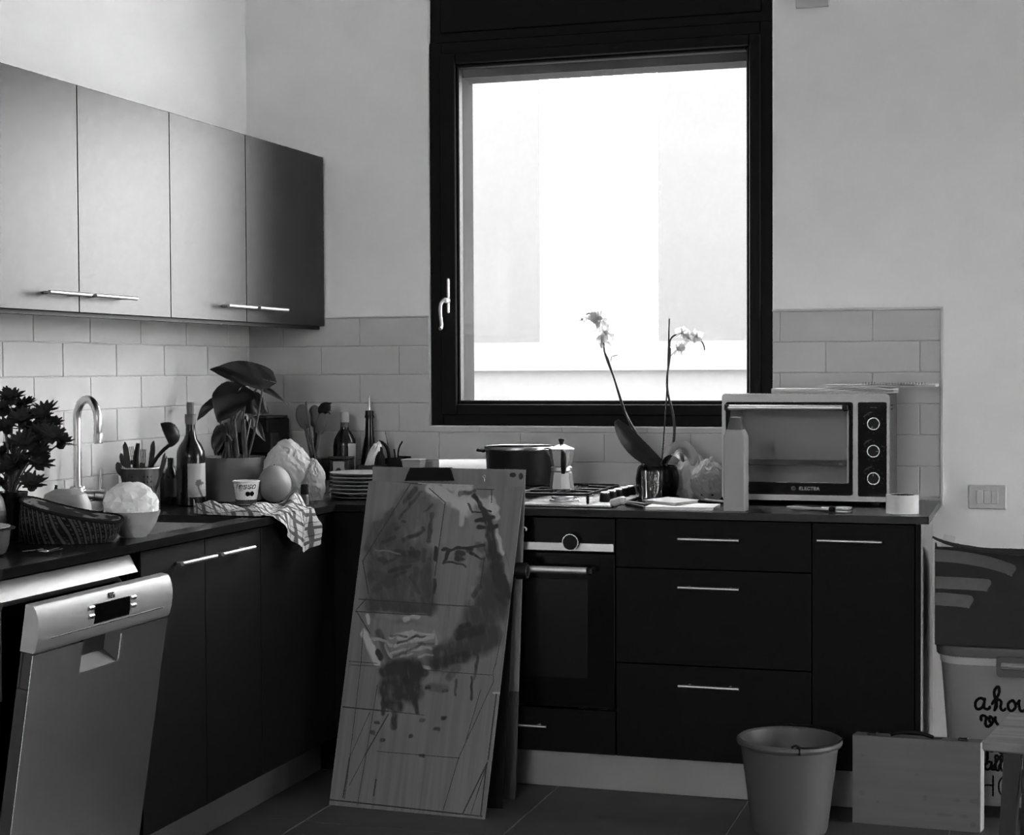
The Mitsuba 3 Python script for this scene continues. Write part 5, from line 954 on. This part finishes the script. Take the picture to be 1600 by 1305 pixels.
part(lt, 'band', rot(bx(2.2045, 2.2455, -.5805, -.5445, .908, .911, 0), -16, (0, 0, 1), (2.22, -.56, 0)), 'black_satin', False)
pt2 = thing('metal_ruler', 'grey metal bar lying behind the paint brush', 'ruler')
part(pt2, 'bar', rot(bx(2.058, 2.240, -.470, -.450, .9005, .9125, .002), -14, (0, 0, 1), (2.15, -.46, 0)), 'steel_dark', False)
tr = thing('tape_roll', 'white roll of masking tape at the worktop corner', 'tape roll')
part(tr, 'tape', lathe([(.036, .9005), (.0475, .9005), (.0475, .955), (.036, .955), (.036, .9005)], 48, (2.392, -.535, 0)), 'paper', 30)
part(tr, 'core', lathe([(.0335, .9005), (.0358, .9005), (.0358, .9545), (.0335, .9545), (.0335, .9005)], 48, (2.392, -.535, 0)), 'cardboard', 30)

# ================================================================ BOARDS LEANING ON THE WORKTOP
def slab(bl, br, tr_, tl_, th):
    bl, br, tr_, tl_ = (V(*q) for q in (bl, br, tr_, tl_)); n = np.cross(br - bl, tl_ - bl); n /= np.linalg.norm(n)   # points to the room (-y)
    q = [bl, br, tr_, tl_]; v = q + [p - n * th for p in q]
    v = np.array(v); f = [(0, 1, 2), (0, 2, 3), (5, 4, 7), (5, 7, 6), (4, 5, 1), (4, 1, 0), (3, 2, 6), (3, 6, 7), (1, 5, 6), (1, 6, 2), (4, 0, 3), (4, 3, 7)]
    uv = np.array([(0, 0), (1, 0), (1, 1), (0, 1)] * 2, float)
    return v, f, uv
def unshared(v, f, uv):
    f = np.array(f); return mesh(v[f.ravel()], np.arange(f.size).reshape(-1, 3)), uv[f.ravel()]
BD = ((.707, -.906, .0005), (1.216, -.929, .0005), (1.257, -.657, .968), (.742, -.653, .978))
v, f, uv = slab(*BD, .008); m, uv = unshared(v, f, uv)
pd = thing('painted_board', 'plywood board with a half painted face, leaning in front', 'painting')
k = pd + '__panel'; scene[k] = mikit.ply(m, 'mat_painted_plywood', smooth=False, uv=uv)
v, f, uv = slab((.724, -.802, .0005), (1.231, -.800, .0005), (1.243, -.668, .900), (.745, -.668, .900), .005)
one('black_board', mesh(v, f), 'black_matte', 'black board standing between the painted and the plain board', 'board', smooth=False)
v, f, uv = slab((.740, -.690, .0005), (1.236, -.688, .0005), (1.262, -.649, 1.0205), (.754, -.649, 1.0235), .006)
one('plain_board', mesh(v, f), 'back_board', 'plain plywood board with a clip, rearmost of the leaning boards', 'board', smooth=False)
cl = thing('bulldog_clip', 'wide black clip on the top edge of the plain board', 'clip')
c0, c1, c2, c3 = V(*(0.8685, -0.6550, 0.9813)), V(*(1.0314, -0.6550, 0.9838)), V(*(1.0168, -0.6550, 1.0237)), V(*(0.8840, -0.6550, 1.0220))
part(cl, 'jaw', hull([q + V(0, o, 0) for q in (c0, c1) for o in (.003, -.010)] + [q + V(0, o, 0) for q in (c2, c3) for o in (.003, -.001)]), 'black_matte', False)
part(cl, 'back_jaw', hull([V(q[0], -.638, q[2]) for q in (c0, c1, c2, c3)] + [V(q[0], -.636, q[2]) for q in (c0, c1, c2, c3)]), 'black_matte', False)
pn = thing('small_hook', 'tiny pale metal hook stuck on the plain board beside the clip', 'hook')
h_ = V(*(1.1307, -0.6550, 0.9873))
part(pn, 'stem', cat(cyl(h_ + V(0, .001, -.004), h_ + V(0, -.002, .006), .0035, 10)), 'aluminium', 40)
part(pn, 'eye', shift(rot(trimesh.creation.torus(.004, .0014, 16, 8), 90, (1, 0, 0)), h_ + V(0, -.001, .011)), 'aluminium', 40)
wh = thing('small_hook', 'small white hook at the right edge of the leaning boards', 'hook')
h2 = V(*(1.2534, -0.6500, 0.8380))
part(wh, 'hook', tube([h2 + V(-.006, .004, .002), h2 + V(.004, .0, .004), h2 + V(.010, -.002, .003), h2 + V(.011, -.003, -.006)], .0022, 8, 16), 'white_plastic', 40)
tw = thing('black_clamp', 'round black clamp on the right edge of the leaning boards', 'clamp')
part(tw, 'knob', shift(rot(lathe([(0, -.018), (.024, -.018), (.026, -.015), (.026, .014), (.024, .018), (0, .018)], 32), 90, (0, 1, 0)), (1.2625, -.6905, .7115)), 'black_satin', 30)
part(tw, 'rim', shift(rot(lathe([(.0185, .0182), (.0205, .0182), (.0205, .0190), (.0185, .0190), (.0185, .0182)], 32), 90, (0, 1, 0)), (1.2625, -.6905, .7115)), 'steel', 30)
part(tw, 'jaw', bx(1.2465, 1.268, -.668, -.6625, .695, .728, .001), 'black_satin', False)

# ================================================================ THINGS ON THE FLOOR
bu = thing('bucket', 'grey plastic bucket standing before the drawers', 'bucket')
ux_, uy_ = 2.093, -.775
part(bu, 'pail', lathe([(0, .012), (.096, .012), (.098, .0005), (.106, .0005), (.109, .010), (.139, .245), (.148, .249), (.1515, .256), (.1505, .264), (.144, .268), (.137, .264), (.134, .245), (.105, .016), (0, .016)], 64, (ux_, uy_, 0)), 'bucket_plastic', 30)
ar = [V(ux_ + .150 * math.cos(a), uy_ + .150 * math.sin(a), .272 + .004 * math.sin(a * 2)) for a in np.radians(np.linspace(-75, 95, 40))]
part(bu, 'wire_handle', tube(ar, .0022, 8), 'black_satin', 40, 'dark wire handle resting on the rim')
for a in (-75, 97):
    e = V(ux_ + .146 * math.cos(math.radians(a)), uy_ + .146 * math.sin(math.radians(a)), .270)
    part(bu, 'ear', cat(tube([e + V(-.010, 0, -.022), e + V(-.010, 0, .001), e + V(0, 0, .006), e + V(.010, 0, .001), e + V(.010, 0, -.022)], .0032, 8)), 'black_satin', 40)

cs = thing('wooden_case', 'flat wooden paint case standing upright on the floor', 'case')
A0, A1 = V(2.2600, -.656, 0), V(2.6195, -.664, 0); tdir = V(.17, .985, 0) * .049
def case_box(z0, z1, t0, t1): return hull([p + tdir * t + V(0, 0, z) for p in (A0, A1) for t in (t0, t1) for z in (z0, z1)])
part(cs, 'body', case_box(.0005, .2585, 0, .62), 'case_wood', False)
part(cs, 'lid', case_box(.0005, .2585, .635, 1), 'case_wood', False)
part(cs, 'end_strip', hull([A1 + V(.0002 + o, .0005, z) + tdir * k for o in (0, .0015) for z in (.001, .258) for k in (.02, .98)]), 'raw_wood', False, 'pale raw wood end')
ct = A0 + tdir * .45 + V(0, 0, .2585); cdir = (A1 - A0) / np.linalg.norm(A1 - A0)
for s_ in (.052, .308):
    q = ct + cdir * s_
    cl_ = part(cs, 'clasp', bx(q[0] - .014, q[0] + .014, q[1] - .012, q[1] + .012, .2587, .2645, .002), 'steel_dark', False, 'dark metal clasp')
    part(cl_, 'catch', bx(q[0] + .010, q[0] + .016, q[1] - .010, q[1] + .006, .2646, .267, .001), 'chrome', False)
part(cs, 'handle', tube([ct + cdir * .105 + V(0, -.005, .004), ct + cdir * .125 + V(0, -.008, .012), ct + cdir * .165 + V(0, -.010, .0165), ct + cdir * .205 + V(0, -.008, .011), ct + cdir * .225 + V(0, -.005, .004)], [.005, .006, .0075, .006, .005], 10, 20), 'black_satin', 40, 'dark leather handle')
part(cs, 'handle_ring', cat(tube([ct + cdir * .225 + V(0, -.005, .003), ct + cdir * .250 + V(0, -.006, .004)], .0022, 8)), 'steel_dark', 40)

# storage bin with lettering, cardboard box on it
bn = thing('storage_bin', 'pale storage bin with handwritten lettering behind the stool', 'storage bin')
NY0, NX0, NX1, NY1 = -.520, 2.493, 2.972, -.190
def rr(z, ins, r): return [(x, y, z) for x, y in rrect(NX0 + ins, NX1 - ins, NY0 + ins * .4, NY1 - ins, r).exterior.coords]
part(bn, 'body', hull(rr(.040, .040, .085) + rr(.055, .036, .090) + rr(.455, .006, .095)), 'bin_plastic', 25)
part(bn, 'rim_band', hull(rr(.4555, .004, .075) + rr(.478, .002, .075)), 'tray_white', 25, 'pale band under the lid')
part(bn, 'lid', hull(rr(.4785, -.006, .08) + rr(.500, -.008, .08) + rr(.508, -.002, .075)), 'lid_plastic', 25, 'grey lid')
part(bn, 'latch', to_xz(prism(rrect(2.660, 2.800, .428, .486, .010).difference(rrect(2.672, 2.788, .449, .470, .004)), 0, .012), NY0 - .004), 'lid_plastic', False, 'grey latch')
for x in (2.545, 2.90): part(bn, 'wheel', cyl((x, NY0 + .05, .0205), (x + .022, NY0 + .05, .0205), .020, 16), 'black_matte', 30)
for x in (2.545, 2.90): part(bn, 'wheel', cyl((x, NY1 - .09, .0205), (x + .022, NY1 - .09, .0205), .020, 16), 'black_matte', 30)
def brush_text(strokes, x, z, s, w, y_at):
    """Hand lettering: polylines in letter units, drawn with a brush of width w."""
    polys = []
    for st in strokes:
        p = spline(st, max(10, 6 * len(st))) if len(st) > 2 else np.array(st, float)
        polys.append(LineString([(x + s * a, z + s * b) for a, b in p[:, :2]]).buffer(w))
    u = shapely.union_all(polys)
    m = cat(*[prism(q, 0, .0006) for q in getattr(u, 'geoms', [u])]); m = to_xz(m, 0); v = np.array(m.vertices)
    v[:, 1] += NY0 + .0022 + .0112 * (1 - (v[:, 2] - .055) / .40) * .80; m.vertices = v; return m
TXT = [((((0.75, 0.85), (0.45, 1.0), (0.1, 0.75), (0.0, 0.35), (0.2, 0.0), (0.5, 0.1), (0.75, 0.55), (0.8, 0.95)), ((0.8, 0.95), (0.75, 0.4), (0.85, 0.08), (1.05, 0.05), (1.25, 0.25)), ((1.45, 0.55), (1.8, 1.1), (2.05, 1.75), (1.95, 2.1), (1.75, 1.95), (1.67, 1.2), (1.65, 0.0)), ((1.65, 0.0), (1.75, 0.55), (2.0, 0.95), (2.2, 0.8), (2.15, 0.3), (2.3, 0.02), (2.55, 0.15)), ((3.2, 0.95), (2.85, 0.7), (2.8, 0.3), (3.05, 0.0), (3.35, 0.2), (3.4, 0.65), (3.2, 0.95), (3.35, 0.75), (3.65, 0.8)), ((3.75, 0.95), (3.75, 0.35), (3.95, 0.02), (4.25, 0.2), (4.4, 0.6), (4.45, 0.95)), ((4.45, 0.95), (4.43, 0.35), (4.6, 0.02), (4.9, 0.2)), ((5.0, 0.3), (5.3, 0.6), (5.5, 0.95), (5.5, 0.5), (5.6, 0.1), (5.4, 0.0))), 2.6007, 0.326, 0.03303, 0.00404), ((((-0.2, 0.6), (0.05, 1.0), (0.2, 0.9), (0.15, 0.4), (0.3, 0.05), (0.6, 0.2), (0.75, 0.8), (0.55, 0.95), (0.5, 0.6), (0.75, 0.45)), ((1.0, 0.9), (1.05, 0.5), (1.2, 0.3))), 2.6244, 0.2745, 0.03303, 0.00422), ((((0, 1.0), (0.05, 0.2), (0.0, -0.9)), ((0.05, 0.6), (0.4, 0.95), (0.65, 0.7), (0.55, 0.25), (0.25, 0.2)), ((0.95, 0.45), (1.35, 0.6), (1.4, 0.9), (1.15, 0.95), (0.95, 0.5), (1.1, 0.1), (1.45, 0.1), (1.75, 0.35)), ((2.45, 0.95), (2.1, 0.7), (2.05, 0.3), (2.3, 0.0), (2.6, 0.2), (2.65, 0.65), (2.45, 0.95), (2.6, 0.75), (2.9, 0.8))), 2.6336, 0.1975, 0.03486, 0.00404), ((((0.0, 0.3), (-0.2, 0.1)), ((0.75, 0.85), (0.45, 1.0), (0.1, 0.75), (0.0, 0.35), (0.2, 0.0), (0.5, 0.1), (0.75, 0.55), (0.8, 0.95)), ((0.8, 0.95), (0.75, 0.4), (0.85, 0.08), (1.05, 0.05), (1.25, 0.25)), ((1.15, 0.3), (1.45, 1.2), (1.5, 1.8), (1.35, 1.85), (1.27, 1.2), (1.3, 0.3), (1.45, 0.0), (1.7, 0.2)), ((1.75, 0.3), (2.05, 1.2), (2.1, 1.8), (1.95, 1.85), (1.87, 1.2), (1.9, 0.3), (2.05, 0.0), (2.3, 0.2))), 2.6284, 0.148, 0.02385, 0.00349), ((((0, 0), (0, 1)), ((0.0, 0.5), (0.42, 0.52)), ((0.45, 0), (0.45, 1)), ((1.02, 0), (0.77, 0.2), (0.72, 0.5), (0.82, 0.85), (1.02, 1), (1.22, 0.85), (1.32, 0.5), (1.22, 0.1), (1.02, 0))), 2.625, 0.072, 0.05872, 0.00239)]
part(bn, 'lettering', cat(*[brush_text(st, x, z, s, w, 0) for st, x, z, s, w in TXT]), 'ink', False, 'black brush lettering')

bxk = thing('cardboard_box', 'open cardboard box with tape strips standing on the storage bin', 'cardboard box')
GX0, GX1, GY0, GY1, GZ0, GZ1 = 2.4835, 2.940, -.500, -.200, .5085, .812
part(bxk, 'wall', cat(bx(GX0, GX1, GY0, GY0 + .004, GZ0, GZ1 - .012, .001), bx(GX0, GX1, GY1 - .004, GY1, GZ0, GZ1 - .085, .001), hull([(GX0 + o, y, z) for o in (0, .004) for y, z in ((GY0 + .004, GZ0), (GY0 + .004, GZ1), (GY1 - .004, GZ0), (GY1 - .004, GZ1 - .085))]), hull([(GX1 - o, y, z) for o in (0, .004) for y, z in ((GY0 + .004, GZ0), (GY0 + .004, GZ1 - .012), (GY1 - .004, GZ0), (GY1 - .004, GZ1 - .085))]), bx(GX0 + .004, GX1 - .004, GY0 + .004, GY1 - .004, GZ0, GZ0 + .004, .001)), 'cardboard', False)
def flap(u, v):
    X = GX0 - .006 + (GX1 - GX0 + .006) * u; e = np.exp(-u * 7)
    return np.stack([X, GY0 - .004 - .050 * v * (1 - .3 * u) + .03 * v * v, GZ1 - .004 + .020 * e - .016 * (1 - e) - .010 * v * (1 - e) + .003 * np.sin(u * 9)], -1)
fl = grid(flap, 30, 6)[0]; fl2 = fl.copy(); fl2.vertices = np.array(fl2.vertices) + V(0, 0, .004); fl2.invert()
part(bxk, 'flap', cat(fl, fl2, tube(flap(np.linspace(0, 1, 30), np.ones(30)) + V(0, 0, .002), .0021, 6)), 'cardboard', 40, 'folded top flap')
def tape_strip(pts, z0, z1, lift):
    n = 30; ms = []
    def fn(u, v):
        X = GX0 + .0005 + pts * u; Z = z1 + (z0 - z1) * v - (z1 - z0) * lift * u * u * (u > 0); 
        return np.stack([X + .006 * np.sin(v * 5) * (u > .93), GY0 - .0012 - lift * .022 * np.clip(u - .7, 0, 1) / .3 * (1 - .4 * v) - .0006 * np.abs(np.sin(u * 31)), Z], -1)
    return grid(fn, n, 6)[0]
part(bxk, 'tape', tape_strip(.225, .756, .792, 1.0), 'masking_tape', True, 'masking tape strip peeling at its end')
part(bxk, 'tape', tape_strip(.155, .676, .712, .1), 'masking_tape', True, 'masking tape strip')
part(bxk, 'tape', tape_strip(.105, .626, .664, .15), 'masking_tape', True, 'masking tape strip')
one('paper_scrap', rot(bx(2.500, 2.535, -.440, -.439, .70, .829, 0), 12, (0, 1, 0), (2.52, -.4, .80)), 'paper', 'white paper corner sticking up out of the cardboard box', 'paper', smooth=False)

# stool
st = thing('stool', 'dark wooden stool with a worn seat at the right picture edge', 'stool')
SX0, SY0, SY1, SZ = 2.648, -1.512, -1.150, .450
RT = lambda m: rot(m, -9, (0, 0, 1), (SX0, SY0, 0))
part(st, 'seat', RT(bx(SX0, SX0 + .36, SY0, SY1, SZ - .024, SZ, .004)), 'stool_wood', 20, 'worn wooden seat')
def leg(x, y, dx, dy): return hull([(x + a * .019, y + b * .019, SZ - .0245) for a in (-1, 1) for b in (-1, 1)] + [(x + dx + a * .017, y + dy + b * .017, .0005) for a in (-1, 1) for b in (-1, 1)])
LG = [(SX0 + .066, SY0 + .035, -.022, -.018), (SX0 + .310, SY0 + .035, .022, -.018), (SX0 + .066, SY1 - .035, -.022, .018), (SX0 + .310, SY1 - .035, .022, .018)]
for q in LG: part(st, 'leg', RT(leg(*q)), 'stool_leg', False)
part(st, 'rail', RT(bx(SX0 + .086, SX0 + .290, SY0 + .022, SY0 + .040, .330, .375, .002)), 'stool_leg', False)
part(st, 'rail', RT(bx(SX0 + .086, SX0 + .290, SY1 - .040, SY1 - .022, .330, .375, .002)), 'stool_leg', False)
part(st, 'rail', RT(bx(SX0 + .048, SX0 + .066, SY0 + .055, SY1 - .055, .290, .330, .002)), 'stool_leg', False)
part(st, 'rail', RT(bx(SX0 + .310, SX0 + .328, SY0 + .055, SY1 - .055, .290, .330, .002)), 'stool_leg', False)
